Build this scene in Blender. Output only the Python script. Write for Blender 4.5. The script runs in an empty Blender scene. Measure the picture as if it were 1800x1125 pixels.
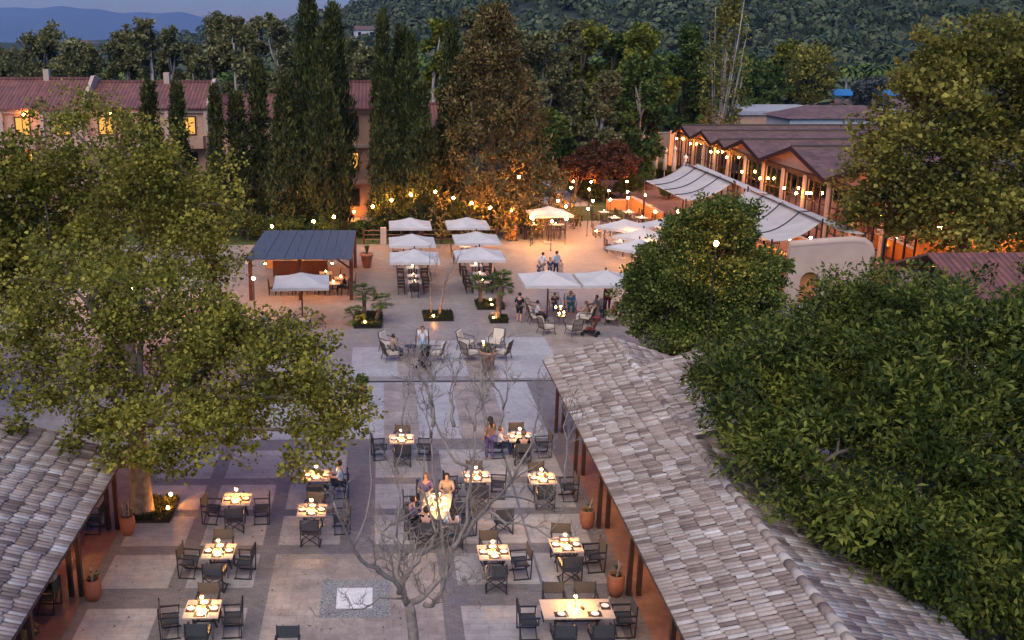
import bpy, math, random
import numpy as np
from mathutils import Vector, Matrix
random.seed(7)
S = bpy.context.scene
COL = S.collection
R = math.radians
# ------------------------------------------------------------------ camera, world, light, exposure
CAM_F, CAM_CX, CAM_CY, CAM_H, HORIZON, VPX = 1770.0, 700.0, 562.5, 15.0, 72.0, 670.0   # in pixels of the 1800 x 1125 photograph
PITCH = math.atan((CAM_CY - HORIZON) / CAM_F)
YAW = math.atan((CAM_CX - VPX) / CAM_F * math.cos(PITCH))
cam_data = bpy.data.cameras.new('camera')
cam = bpy.data.objects.new('camera', cam_data); COL.objects.link(cam)
cam.location = (0, 0, CAM_H)
cam.rotation_euler = (R(90) - PITCH, 0, -YAW)
cam_data.sensor_width = 36; cam_data.lens = CAM_F / 1800 * 36
cam_data.shift_x = (900 - CAM_CX) / 1800
cam_data.clip_start = 0.5; cam_data.clip_end = 40000
S.camera = cam
FW = np.array([math.sin(YAW) * math.cos(PITCH), math.cos(YAW) * math.cos(PITCH), -math.sin(PITCH)])
RT = np.array([math.cos(YAW), -math.sin(YAW), 0.0]); UP = np.cross(RT, FW)
def ray(x, y): return FW + RT * (x - CAM_CX) / CAM_F - UP * (y - CAM_CY) / CAM_F
def G(x, y, z=0.0):
    d = ray(x, y); t = (z - CAM_H) / d[2]; return (float(d[0] * t), float(d[1] * t), float(z))
def atY(x, y, Y):
    d = ray(x, y); t = Y / d[1]; return (float(d[0] * t), float(Y), float(CAM_H + d[2] * t))

W = bpy.data.worlds.new('World'); S.world = W; W.use_nodes = True
nt = W.node_tree; nt.nodes.clear()
sky = nt.nodes.new('ShaderNodeTexSky'); sky.sky_type = 'NISHITA'; sky.sun_disc = False
SUN_EL, SUN_ROT = R(1.2), R(182)
sky.sun_elevation = SUN_EL; sky.sun_rotation = SUN_ROT
sky.altitude = 20; sky.air_density = 1.0; sky.dust_density = 0.0; sky.ozone_density = 6.5
bgn = nt.nodes.new('ShaderNodeBackground'); bgn.inputs['Strength'].default_value = 0.15
wo = nt.nodes.new('ShaderNodeOutputWorld')
nt.links.new(sky.outputs[0], bgn.inputs[0]); nt.links.new(bgn.outputs[0], wo.inputs[0])
sl = bpy.data.lights.new('sun', 'SUN'); sl.energy = 0.58; sl.angle = R(75); sl.color = (1.0, 0.90, 0.76)
so = bpy.data.objects.new('sun', sl); COL.objects.link(so)
so.rotation_euler = (R(38), 0, R(-25))
S.view_settings.view_transform = 'Standard'; S.view_settings.look = 'None'
S.view_settings.exposure = 2.92; S.view_settings.gamma = 1.0
S.cycles.use_denoising = True
S.cycles.max_bounces = 6; S.cycles.diffuse_bounces = 3; S.cycles.glossy_bounces = 3
S.cycles.transmission_bounces = 6; S.cycles.transparent_max_bounces = 8; S.cycles.volume_bounces = 0
S.cycles.sample_clamp_indirect = 4.0; S.cycles.caustics_reflective = False; S.cycles.caustics_refractive = False
S.cycles.use_light_tree = True

# ------------------------------------------------------------------ materials
MATS = {}
def newmat(name):
    m = bpy.data.materials.new(name); m.use_nodes = True; m.node_tree.nodes.clear()
    MATS[name] = m
    return m, m.node_tree
def N(t, kind, **kw):
    n = t.nodes.new(kind)
    for k, v in kw.items(): setattr(n, k, v)
    return n
def rgba(c): return (c[0], c[1], c[2], 1.0)
def ramp2(t, fac, c1, c2, p1=0.3, p2=0.7):
    r = N(t, 'ShaderNodeValToRGB')
    r.color_ramp.elements[0].position = p1; r.color_ramp.elements[0].color = rgba(c1)
    r.color_ramp.elements[1].position = p2; r.color_ramp.elements[1].color = rgba(c2)
    t.links.new(fac, r.inputs[0]); return r.outputs[0]
def pmat(name, c1, c2=None, scale=3.0, rough=0.7, bump=0.0, metal=0.0, spec=0.3, detail=4.0, island=0.0, world=False):
    """plain surface, colour mottled by noise; island adds a random brightness per loose piece"""
    if name in MATS: return MATS[name]
    m, t = newmat(name)
    c2 = c2 or tuple(v * 0.75 for v in c1)
    tc = N(t, 'ShaderNodeTexCoord')
    src = tc.outputs['Object']
    if world: src = N(t, 'ShaderNodeNewGeometry').outputs['Position']
    nz = N(t, 'ShaderNodeTexNoise'); nz.inputs['Scale'].default_value = scale; nz.inputs['Detail'].default_value = detail
    t.links.new(src, nz.inputs['Vector'])
    col = ramp2(t, nz.outputs['Fac'], c1, c2)
    if island:
        g = N(t, 'ShaderNodeNewGeometry')
        mr = N(t, 'ShaderNodeMapRange'); mr.inputs['To Min'].default_value = 1 - island; mr.inputs['To Max'].default_value = 1 + island
        t.links.new(g.outputs['Random Per Island'], mr.inputs['Value'])
        hs = N(t, 'ShaderNodeHueSaturation'); t.links.new(mr.outputs[0], hs.inputs['Value']); t.links.new(col, hs.inputs['Color'])
        col = hs.outputs[0]
    p = N(t, 'ShaderNodeBsdfPrincipled'); p.inputs['Roughness'].default_value = rough
    p.inputs['Metallic'].default_value = metal; p.inputs['Specular IOR Level'].default_value = spec
    t.links.new(col, p.inputs['Base Color'])
    if bump:
        b = N(t, 'ShaderNodeBump'); b.inputs['Strength'].default_value = bump; b.inputs['Distance'].default_value = 0.02
        t.links.new(nz.outputs['Fac'], b.inputs['Height']); t.links.new(b.outputs[0], p.inputs['Normal'])
    o = N(t, 'ShaderNodeOutputMaterial'); t.links.new(p.outputs[0], o.inputs[0])
    return m
def clothmat(name, c1, c2, trans=0.3, scale=1.2):
    """woven canvas: some light comes through, faint stains and folds"""
    m, t = newmat(name); g = N(t, 'ShaderNodeNewGeometry')
    nz = N(t, 'ShaderNodeTexNoise'); nz.inputs['Scale'].default_value = scale; nz.inputs['Detail'].default_value = 6; nz.inputs['Distortion'].default_value = 0.8
    t.links.new(g.outputs['Position'], nz.inputs['Vector']); col = ramp2(t, nz.outputs['Fac'], c1, c2)
    d = N(t, 'ShaderNodeBsdfDiffuse'); tr = N(t, 'ShaderNodeBsdfTranslucent'); mx = N(t, 'ShaderNodeMixShader'); mx.inputs[0].default_value = trans
    bp = N(t, 'ShaderNodeBump'); bp.inputs['Strength'].default_value = 0.6; bp.inputs['Distance'].default_value = 0.12
    t.links.new(nz.outputs['Fac'], bp.inputs['Height']); t.links.new(bp.outputs[0], d.inputs['Normal'])
    t.links.new(col, d.inputs[0]); t.links.new(col, tr.inputs[0]); t.links.new(d.outputs[0], mx.inputs[1]); t.links.new(tr.outputs[0], mx.inputs[2])
    o = N(t, 'ShaderNodeOutputMaterial'); t.links.new(mx.outputs[0], o.inputs[0]); return m
def emat(name, col, strength):
    m, t = newmat(name)
    e = N(t, 'ShaderNodeEmission'); e.inputs[0].default_value = rgba(col); e.inputs[1].default_value = strength
    o = N(t, 'ShaderNodeOutputMaterial'); t.links.new(e.outputs[0], o.inputs[0]); return m
def leafmat(name, c1, c2, c3, trans=0.3, scale=0.6):
    """leaf colour varies from leaf to leaf and slowly through the crown"""
    m, t = newmat(name)
    g = N(t, 'ShaderNodeNewGeometry')
    nz = N(t, 'ShaderNodeTexNoise'); nz.inputs['Scale'].default_value = scale; nz.inputs['Detail'].default_value = 3
    t.links.new(g.outputs['Position'], nz.inputs['Vector'])
    a = N(t, 'ShaderNodeMath', operation='ADD'); s = N(t, 'ShaderNodeMath', operation='MULTIPLY_ADD')
    t.links.new(g.outputs['Random Per Island'], s.inputs[0]); s.inputs[1].default_value = 0.55; s.inputs[2].default_value = -0.28
    t.links.new(nz.outputs['Fac'], a.inputs[0]); t.links.new(s.outputs[0], a.inputs[1])
    r = N(t, 'ShaderNodeValToRGB'); e = r.color_ramp.elements
    e[0].position = 0.25; e[0].color = rgba(c1); e[1].position = 0.8; e[1].color = rgba(c3)
    x = e.new(0.52); x.color = rgba(c2)
    t.links.new(a.outputs[0], r.inputs[0])
    d = N(t, 'ShaderNodeBsdfPrincipled'); d.inputs['Roughness'].default_value = 0.55; d.inputs['Specular IOR Level'].default_value = 0.12
    tr = N(t, 'ShaderNodeBsdfTranslucent'); mx = N(t, 'ShaderNodeMixShader'); mx.inputs[0].default_value = trans
    t.links.new(r.outputs[0], d.inputs['Base Color']); t.links.new(r.outputs[0], tr.inputs[0])
    t.links.new(d.outputs[0], mx.inputs[1]); t.links.new(tr.outputs[0], mx.inputs[2])
    o = N(t, 'ShaderNodeOutputMaterial'); t.links.new(mx.outputs[0], o.inputs[0]); return m
def brickmat(name, c1, c2, mortar, bw, bh, msize=0.01, rough=0.6, offset=0.5, stain=0.5, rot=0.0, bump=0.3):
    """stone or clay paving in plan: joints from a brick pattern, soft large stains from noise"""
    m, t = newmat(name)
    g = N(t, 'ShaderNodeNewGeometry')
    mp = N(t, 'ShaderNodeMapping'); mp.inputs['Rotation'].default_value = (0, 0, rot)
    t.links.new(g.outputs['Position'], mp.inputs[0])
    b = N(t, 'ShaderNodeTexBrick', offset=offset)
    b.inputs['Color1'].default_value = rgba(c1); b.inputs['Color2'].default_value = rgba(c2); b.inputs['Mortar'].default_value = rgba(mortar)
    b.inputs['Scale'].default_value = 1.0; b.inputs['Brick Width'].default_value = bw; b.inputs['Row Height'].default_value = bh
    b.inputs['Mortar Size'].default_value = msize; b.inputs['Mortar Smooth'].default_value = 0.2
    t.links.new(mp.outputs[0], b.inputs['Vector'])
    nz = N(t, 'ShaderNodeTexNoise'); nz.inputs['Scale'].default_value = 0.55; nz.inputs['Detail'].default_value = 9; nz.inputs['Roughness'].default_value = 0.68
    t.links.new(g.outputs['Position'], nz.inputs['Vector'])
    mr = N(t, 'ShaderNodeMapRange'); mr.inputs['From Min'].default_value = 0.3; mr.inputs['From Max'].default_value = 0.7
    mr.inputs['To Min'].default_value = 1 - stain * 0.5; mr.inputs['To Max'].default_value = 1 + stain * 0.3
    t.links.new(nz.outputs['Fac'], mr.inputs['Value'])
    mu = N(t, 'ShaderNodeVectorMath', operation='MULTIPLY'); t.links.new(b.outputs['Color'], mu.inputs[0]); t.links.new(mr.outputs[0], mu.inputs[1])
    p = N(t, 'ShaderNodeBsdfPrincipled'); p.inputs['Specular IOR Level'].default_value = 0.35
    rr = N(t, 'ShaderNodeMapRange'); rr.inputs['To Min'].default_value = rough - 0.15; rr.inputs['To Max'].default_value = rough + 0.2
    t.links.new(nz.outputs['Fac'], rr.inputs['Value']); t.links.new(rr.outputs[0], p.inputs['Roughness'])
    n3 = N(t, 'ShaderNodeTexNoise'); n3.inputs['Scale'].default_value = 3.7; n3.inputs['Detail'].default_value = 10; n3.inputs['Roughness'].default_value = 0.75; n3.inputs['Distortion'].default_value = 0.6
    t.links.new(g.outputs['Position'], n3.inputs['Vector'])
    m3 = N(t, 'ShaderNodeMapRange'); m3.inputs['From Min'].default_value = 0.35; m3.inputs['From Max'].default_value = 0.65; m3.inputs['To Min'].default_value = 0.80; m3.inputs['To Max'].default_value = 1.10
    t.links.new(n3.outputs['Fac'], m3.inputs['Value'])
    mu3 = N(t, 'ShaderNodeVectorMath', operation='MULTIPLY'); t.links.new(mu.outputs[0], mu3.inputs[0]); t.links.new(m3.outputs[0], mu3.inputs[1])
    t.links.new(mu3.outputs[0], p.inputs['Base Color'])
    bp = N(t, 'ShaderNodeBump'); bp.inputs['Strength'].default_value = bump; bp.inputs['Distance'].default_value = 0.01; bp.invert = True
    t.links.new(b.outputs['Fac'], bp.inputs['Height']); t.links.new(bp.outputs[0], p.inputs['Normal'])
    o = N(t, 'ShaderNodeOutputMaterial'); t.links.new(p.outputs[0], o.inputs[0]); return m
def tilemat(name, c1, c2, axis, pitch=0.25, course=0.4):
    """far clay tile roof: ribs run down the slope; axis 'X' ribs repeat along world X, 'Y' along world Y"""
    m, t = newmat(name)
    g = N(t, 'ShaderNodeNewGeometry')
    mp = N(t, 'ShaderNodeMapping'); mp.inputs['Rotation'].default_value = (0, 0, 0 if axis == 'X' else R(90))
    t.links.new(g.outputs['Position'], mp.inputs[0])
    w = N(t, 'ShaderNodeTexWave', wave_type='BANDS', bands_direction='X'); w.inputs['Scale'].default_value = 0.314 / pitch
    w.inputs['Distortion'].default_value = 0.4; t.links.new(mp.outputs[0], w.inputs['Vector'])
    b = N(t, 'ShaderNodeTexBrick', offset=0.0); b.inputs['Scale'].default_value = 1; b.inputs['Brick Width'].default_value = pitch
    b.inputs['Row Height'].default_value = course; b.inputs['Mortar Size'].default_value = 0.012
    b.inputs['Color1'].default_value = rgba(c1); b.inputs['Color2'].default_value = rgba(c2); b.inputs['Mortar'].default_value = rgba(tuple(v * 0.5 for v in c2))
    t.links.new(mp.outputs[0], b.inputs['Vector'])
    nz = N(t, 'ShaderNodeTexNoise'); nz.inputs['Scale'].default_value = 0.7; nz.inputs['Detail'].default_value = 8; t.links.new(g.outputs['Position'], nz.inputs['Vector'])
    mr = N(t, 'ShaderNodeMapRange'); mr.inputs['To Min'].default_value = 0.55; mr.inputs['To Max'].default_value = 1.4; t.links.new(nz.outputs['Fac'], mr.inputs['Value'])
    mu = N(t, 'ShaderNodeVectorMath', operation='MULTIPLY'); t.links.new(b.outputs['Color'], mu.inputs[0]); t.links.new(mr.outputs[0], mu.inputs[1])
    p = N(t, 'ShaderNodeBsdfPrincipled'); p.inputs['Roughness'].default_value = 0.75; t.links.new(mu.outputs[0], p.inputs['Base Color'])
    bp = N(t, 'ShaderNodeBump'); bp.inputs['Strength'].default_value = 1.0; bp.inputs['Distance'].default_value = 0.08
    t.links.new(w.outputs['Fac'], bp.inputs['Height']); t.links.new(bp.outputs[0], p.inputs['Normal'])
    o = N(t, 'ShaderNodeOutputMaterial'); t.links.new(p.outputs[0], o.inputs[0]); return m
def glassmat(name, col, gloss=0.12):
    m, t = newmat(name)
    tr = N(t, 'ShaderNodeBsdfTransparent'); tr.inputs[0].default_value = rgba(col)
    gl = N(t, 'ShaderNodeBsdfGlossy'); gl.inputs['Roughness'].default_value = 0.03
    fr = N(t, 'ShaderNodeFresnel'); fr.inputs[0].default_value = 1.5
    ad = N(t, 'ShaderNodeMath', operation='ADD'); ad.inputs[1].default_value = gloss * 0.3; t.links.new(fr.outputs[0], ad.inputs[0])
    mx = N(t, 'ShaderNodeMixShader'); t.links.new(ad.outputs[0], mx.inputs[0]); t.links.new(tr.outputs[0], mx.inputs[1]); t.links.new(gl.outputs[0], mx.inputs[2])
    o = N(t, 'ShaderNodeOutputMaterial'); t.links.new(mx.outputs[0], o.inputs[0]); return m

WARM = (1.0, 0.35, 0.06)
M = dict(
    soil=pmat('soil_mat', (0.05, 0.055, 0.03), (0.02, 0.03, 0.012), 0.5, 0.95, world=True),
    lawn=pmat('lawn_mat', (0.05, 0.075, 0.02), (0.03, 0.045, 0.012), 2.5, 0.9, bump=0.5, world=True),
    band=brickmat('band_paving_mat', (0.19, 0.17, 0.16), (0.155, 0.14, 0.135), (0.10, 0.09, 0.085), 0.21, 0.105, 0.006, stain=0.35),
    panel=brickmat('light_panel_mat', (0.37, 0.335, 0.305), (0.32, 0.29, 0.265), (0.25, 0.225, 0.205), 0.92, 0.30, 0.008, stain=0.45),
    pink=brickmat('pink_stone_mat', (0.31, 0.235, 0.195), (0.25, 0.19, 0.16), (0.17, 0.135, 0.115), 0.55, 0.28, 0.012, stain=0.6),
    mosaic=brickmat('rubble_stone_mat', (0.33, 0.275, 0.235), (0.28, 0.23, 0.195), (0.245, 0.195, 0.165), 0.47, 0.31, 0.008, stain=0.9),
    whitep=brickmat('pale_marble_mat', (0.37, 0.36, 0.355), (0.33, 0.32, 0.32), (0.28, 0.27, 0.26), 0.95, 0.95, 0.006, offset=0, stain=0.35),
    square=brickmat('white_slab_mat', (0.62, 0.62, 0.62), (0.6, 0.6, 0.6), (0.5, 0.5, 0.5), 4, 4, 0.001, stain=0.15),
    pebble=pmat('pebble_mat', (0.34, 0.34, 0.33), (0.06, 0.065, 0.07), 22, 0.7, bump=1.0, world=True),
    upper=brickmat('upper_paving_mat', (0.26, 0.235, 0.215), (0.225, 0.203, 0.188), (0.185, 0.16, 0.145), 0.5, 0.25, 0.006, stain=0.45),
    clay=brickmat('clay_floor_mat', (0.27, 0.13, 0.085), (0.225, 0.105, 0.07), (0.16, 0.085, 0.06), 0.3, 0.3, 0.006, offset=0, stain=0.4),
    drain=pmat('drain_mat', (0.03, 0.03, 0.032), rough=0.5, metal=0.5),
    wood=pmat('dark_red_wood_mat', (0.045, 0.019, 0.013), (0.026, 0.012, 0.009), 6, 0.6),
    woodr=pmat('pergola_wood_mat', (0.10, 0.035, 0.02), (0.06, 0.02, 0.012), 6, 0.55),
    woodb=pmat('roof_board_mat', (0.12, 0.055, 0.03), (0.07, 0.03, 0.018), 4, 0.7),
    terra=pmat('terracotta_mat', (0.30, 0.11, 0.055), (0.21, 0.08, 0.04), 3, 0.7),
    terral=pmat('pale_terracotta_mat', (0.42, 0.20, 0.12), (0.34, 0.15, 0.09), 3, 0.7),
    earth=pmat('pot_soil_mat', (0.03, 0.02, 0.014), rough=0.95),
    sling=pmat('grey_sling_mat', (0.055, 0.055, 0.058), (0.04, 0.04, 0.043), 20, 0.8),
    slingg=pmat('green_sling_mat', (0.02, 0.05, 0.04), (0.015, 0.035, 0.03), 20, 0.8),
    frame=pmat('dark_frame_mat', (0.022, 0.021, 0.022), rough=0.45, spec=0.5),
    cafe=pmat('dark_wicker_mat', (0.04, 0.028, 0.022), (0.022, 0.016, 0.013), 30, 0.7),
    cream=pmat('cream_cushion_mat', (0.52, 0.46, 0.38), (0.46, 0.40, 0.33), 5, 0.9),
    bronze=pmat('bronze_frame_mat', (0.10, 0.07, 0.055), (0.07, 0.05, 0.04), 5, 0.45, metal=0.3),
    ttop=pmat('pale_wood_top_mat', (0.56, 0.44, 0.33), (0.48, 0.37, 0.27), 6, 0.5),
    cloth=pmat('white_cloth_mat', (0.60, 0.58, 0.55), (0.54, 0.52, 0.49), 3, 0.85),
    dmat=pmat('placemat_mat', (0.05, 0.035, 0.03), (0.03, 0.022, 0.02), 20, 0.8),
    plate=pmat('porcelain_mat', (0.75, 0.74, 0.72), (0.72, 0.71, 0.69), 2, 0.2, spec=0.5),
    silver=pmat('steel_mat', (0.5, 0.5, 0.5), rough=0.25, metal=0.9),
    brass=pmat('brass_mat', (0.5, 0.3, 0.12), rough=0.3, metal=0.9),
    canopy=clothmat('canopy_mat', (0.58, 0.56, 0.54), (0.47, 0.455, 0.44), 0.18, 1.0),
    sail=clothmat('sail_mat', (0.57, 0.52, 0.48), (0.46, 0.42, 0.395), 0.2, 0.6),
    seam=pmat('seam_mat', (0.06, 0.055, 0.06), rough=0.8),
    blueroof=None,
    stucco=pmat('peach_stucco_mat', (0.47, 0.29, 0.20), (0.41, 0.25, 0.175), 1.5, 0.9, bump=0.1, world=True),
    stuccow=pmat('pale_stucco_mat', (0.44, 0.33, 0.26), (0.38, 0.28, 0.22), 0.9, 0.9, bump=0.15, world=True),
    white=pmat('whitewash_mat', (0.60, 0.56, 0.52), (0.52, 0.48, 0.45), 1.5, 0.85),
    orange=pmat('orange_wall_mat', (0.50, 0.22, 0.07), (0.42, 0.18, 0.055), 1.0, 0.85),
    dkwin=pmat('dark_window_mat', (0.012, 0.014, 0.018), rough=0.12, spec=0.6),
    bark=pmat('bark_mat', (0.13, 0.10, 0.075), (0.06, 0.045, 0.035), 6, 0.9, bump=0.8),
    pbark=pmat('plane_bark_mat', (0.22, 0.18, 0.13), (0.09, 0.07, 0.05), 4, 0.9, bump=0.5),
    bbark=pmat('bare_bark_mat', (0.28, 0.225, 0.185), (0.16, 0.13, 0.105), 7, 0.85, bump=0.7),
    gbark=pmat('pale_bark_mat', (0.34, 0.29, 0.25), (0.2, 0.17, 0.145), 2, 0.9),
    skin=pmat('skin_mat', (0.45, 0.26, 0.18), (0.42, 0.24, 0.165), 5, 0.55),
    hair=pmat('dark_hair_mat', (0.03, 0.018, 0.012), rough=0.6),
    hairb=pmat('light_hair_mat', (0.16, 0.09, 0.05), rough=0.6),
    eye=pmat('eye_mat', (0.02, 0.015, 0.012), rough=0.2),
    wht=pmat('white_shirt_mat', (0.62, 0.64, 0.68), rough=0.9), blk=pmat('black_cloth_mat', (0.015, 0.015, 0.018), rough=0.9),
    blu=pmat('blue_shirt_mat', (0.03, 0.20, 0.45), rough=0.9), lbl=pmat('light_blue_shirt_mat', (0.28, 0.42, 0.58), rough=0.9),
    nvy=pmat('navy_cloth_mat', (0.03, 0.045, 0.09), rough=0.9), red=pmat('dark_red_cloth_mat', (0.25, 0.03, 0.03), rough=0.9),
    bei=pmat('beige_cloth_mat', (0.36, 0.27, 0.2), rough=0.9), tea=pmat('teal_cloth_mat', (0.02, 0.12, 0.15), rough=0.9),
    flo=pmat('floral_dress_mat', (0.30, 0.19, 0.12), (0.05, 0.06, 0.08), 25, 0.9), pur=pmat('purple_cloth_mat', (0.12, 0.09, 0.2), rough=0.9),
    stone=pmat('round_stone_mat', (0.35, 0.33, 0.32), rough=0.8), asphalt=pmat('pale_path_mat', (0.30, 0.30, 0.32), (0.26, 0.26, 0.28), 1, 0.8, world=True),
    hill=pmat('hill_mat', (0.030, 0.042, 0.020), (0.018, 0.028, 0.013), 0.02, 0.95, world=True),
    mount=pmat('mountain_mat', (0.05, 0.06, 0.05), (0.03, 0.04, 0.035), 0.002, 0.95, world=True),
    poolblue=pmat('blue_awning_mat', (0.03, 0.16, 0.35), rough=0.7),
    rope=pmat('fence_wood_mat', (0.30, 0.16, 0.09), (0.2, 0.1, 0.055), 5, 0.8),
    straw=pmat('reed_roof_mat', (0.085, 0.10, 0.13), (0.05, 0.06, 0.085), 9, 0.85, bump=0.8),
)
M['tile_far'] = tilemat('red_tile_mat', (0.20, 0.075, 0.055), (0.13, 0.05, 0.042), 'X', 0.32, 0.8)
M['tile_mid'] = tilemat('brown_tile_mat', (0.17, 0.088, 0.068), (0.10, 0.052, 0.043), 'Y', 0.30, 0.6)
M['glow'] = emat('lamp_glow_mat', WARM, 95); M['glow2'] = emat('bright_lamp_glow_mat', (1, .42, .10), 130)
M['wglow'] = emat('wall_lamp_glow_mat', WARM, 45)
M['candle'] = emat('table_lamp_glow_mat', (1.0, 0.47, 0.13), 170)
M['inlight'] = emat('ceiling_glow_mat', (1.0, 0.50, 0.13), 9)
M['winlit'] = emat('lit_window_mat', (1.0, 0.46, 0.10), 0.16)
M['screen'] = emat('string_bulb_mat', (1.0, 0.55, 0.18), 7)
M['flame'] = emat('candle_flame_mat', (1.0, 0.5, 0.14), 24)
M['glass'] = glassmat('window_glass_mat', (0.85, 0.85, 0.85)); M['wine'] = glassmat('drinking_glass_mat', (0.93, 0.93, 0.93), 0.3)
L = dict(
    plane=leafmat('plane_leaf_mat', (0.085, 0.086, 0.014), (0.20, 0.19, 0.026), (0.38, 0.335, 0.06), 0.3, 0.5),
    planer=leafmat('plane_leaf_dusty_mat', (0.08, 0.08, 0.016), (0.18, 0.168, 0.028), (0.34, 0.295, 0.06), 0.3, 0.3),
    walnut=leafmat('walnut_leaf_mat', (0.022, 0.036, 0.008), (0.070, 0.090, 0.014), (0.18, 0.19, 0.032), 0.25, 0.6),
    ficus=leafmat('glossy_leaf_mat', (0.032, 0.052, 0.010), (0.088, 0.12, 0.02), (0.22, 0.25, 0.06), 0.2, 0.8),
    cyp=leafmat('cypress_leaf_mat', (0.018, 0.026, 0.008), (0.045, 0.056, 0.016), (0.10, 0.108, 0.028), 0.1, 0.7),
    conif=leafmat('brown_conifer_mat', (0.05, 0.043, 0.014), (0.12, 0.092, 0.03), (0.23, 0.17, 0.055), 0.12, 0.5),
    euc=leafmat('gum_leaf_mat', (0.08, 0.082, 0.03), (0.17, 0.165, 0.065), (0.28, 0.26, 0.11), 0.25, 0.25),
    green=leafmat('green_leaf_mat', (0.028, 0.052, 0.013), (0.07, 0.11, 0.022), (0.15, 0.19, 0.04), 0.25, 0.3),
    yellow=leafmat('yellow_green_leaf_mat', (0.055, 0.075, 0.010), (0.15, 0.165, 0.018), (0.30, 0.29, 0.035), 0.3, 0.35),
    redt=leafmat('russet_leaf_mat', (0.035, 0.018, 0.010), (0.09, 0.038, 0.02), (0.16, 0.07, 0.03), 0.25, 0.6),
    olive=leafmat('olive_leaf_mat', (0.04, 0.05, 0.04), (0.08, 0.095, 0.085), (0.13, 0.145, 0.135), 0.2, 0.6),
    forest=leafmat('forest_leaf_mat', (0.026, 0.038, 0.016), (0.058, 0.074, 0.032), (0.11, 0.125, 0.06), 0.15, 0.03),
    hedge=leafmat('hedge_leaf_mat', (0.03, 0.045, 0.010), (0.07, 0.09, 0.02), (0.12, 0.14, 0.03), 0.25, 1.2),
    grassm=leafmat('grass_blade_mat', (0.02, 0.03, 0.010), (0.042, 0.052, 0.018), (0.075, 0.08, 0.03), 0.2, 2.0),
)
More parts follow.
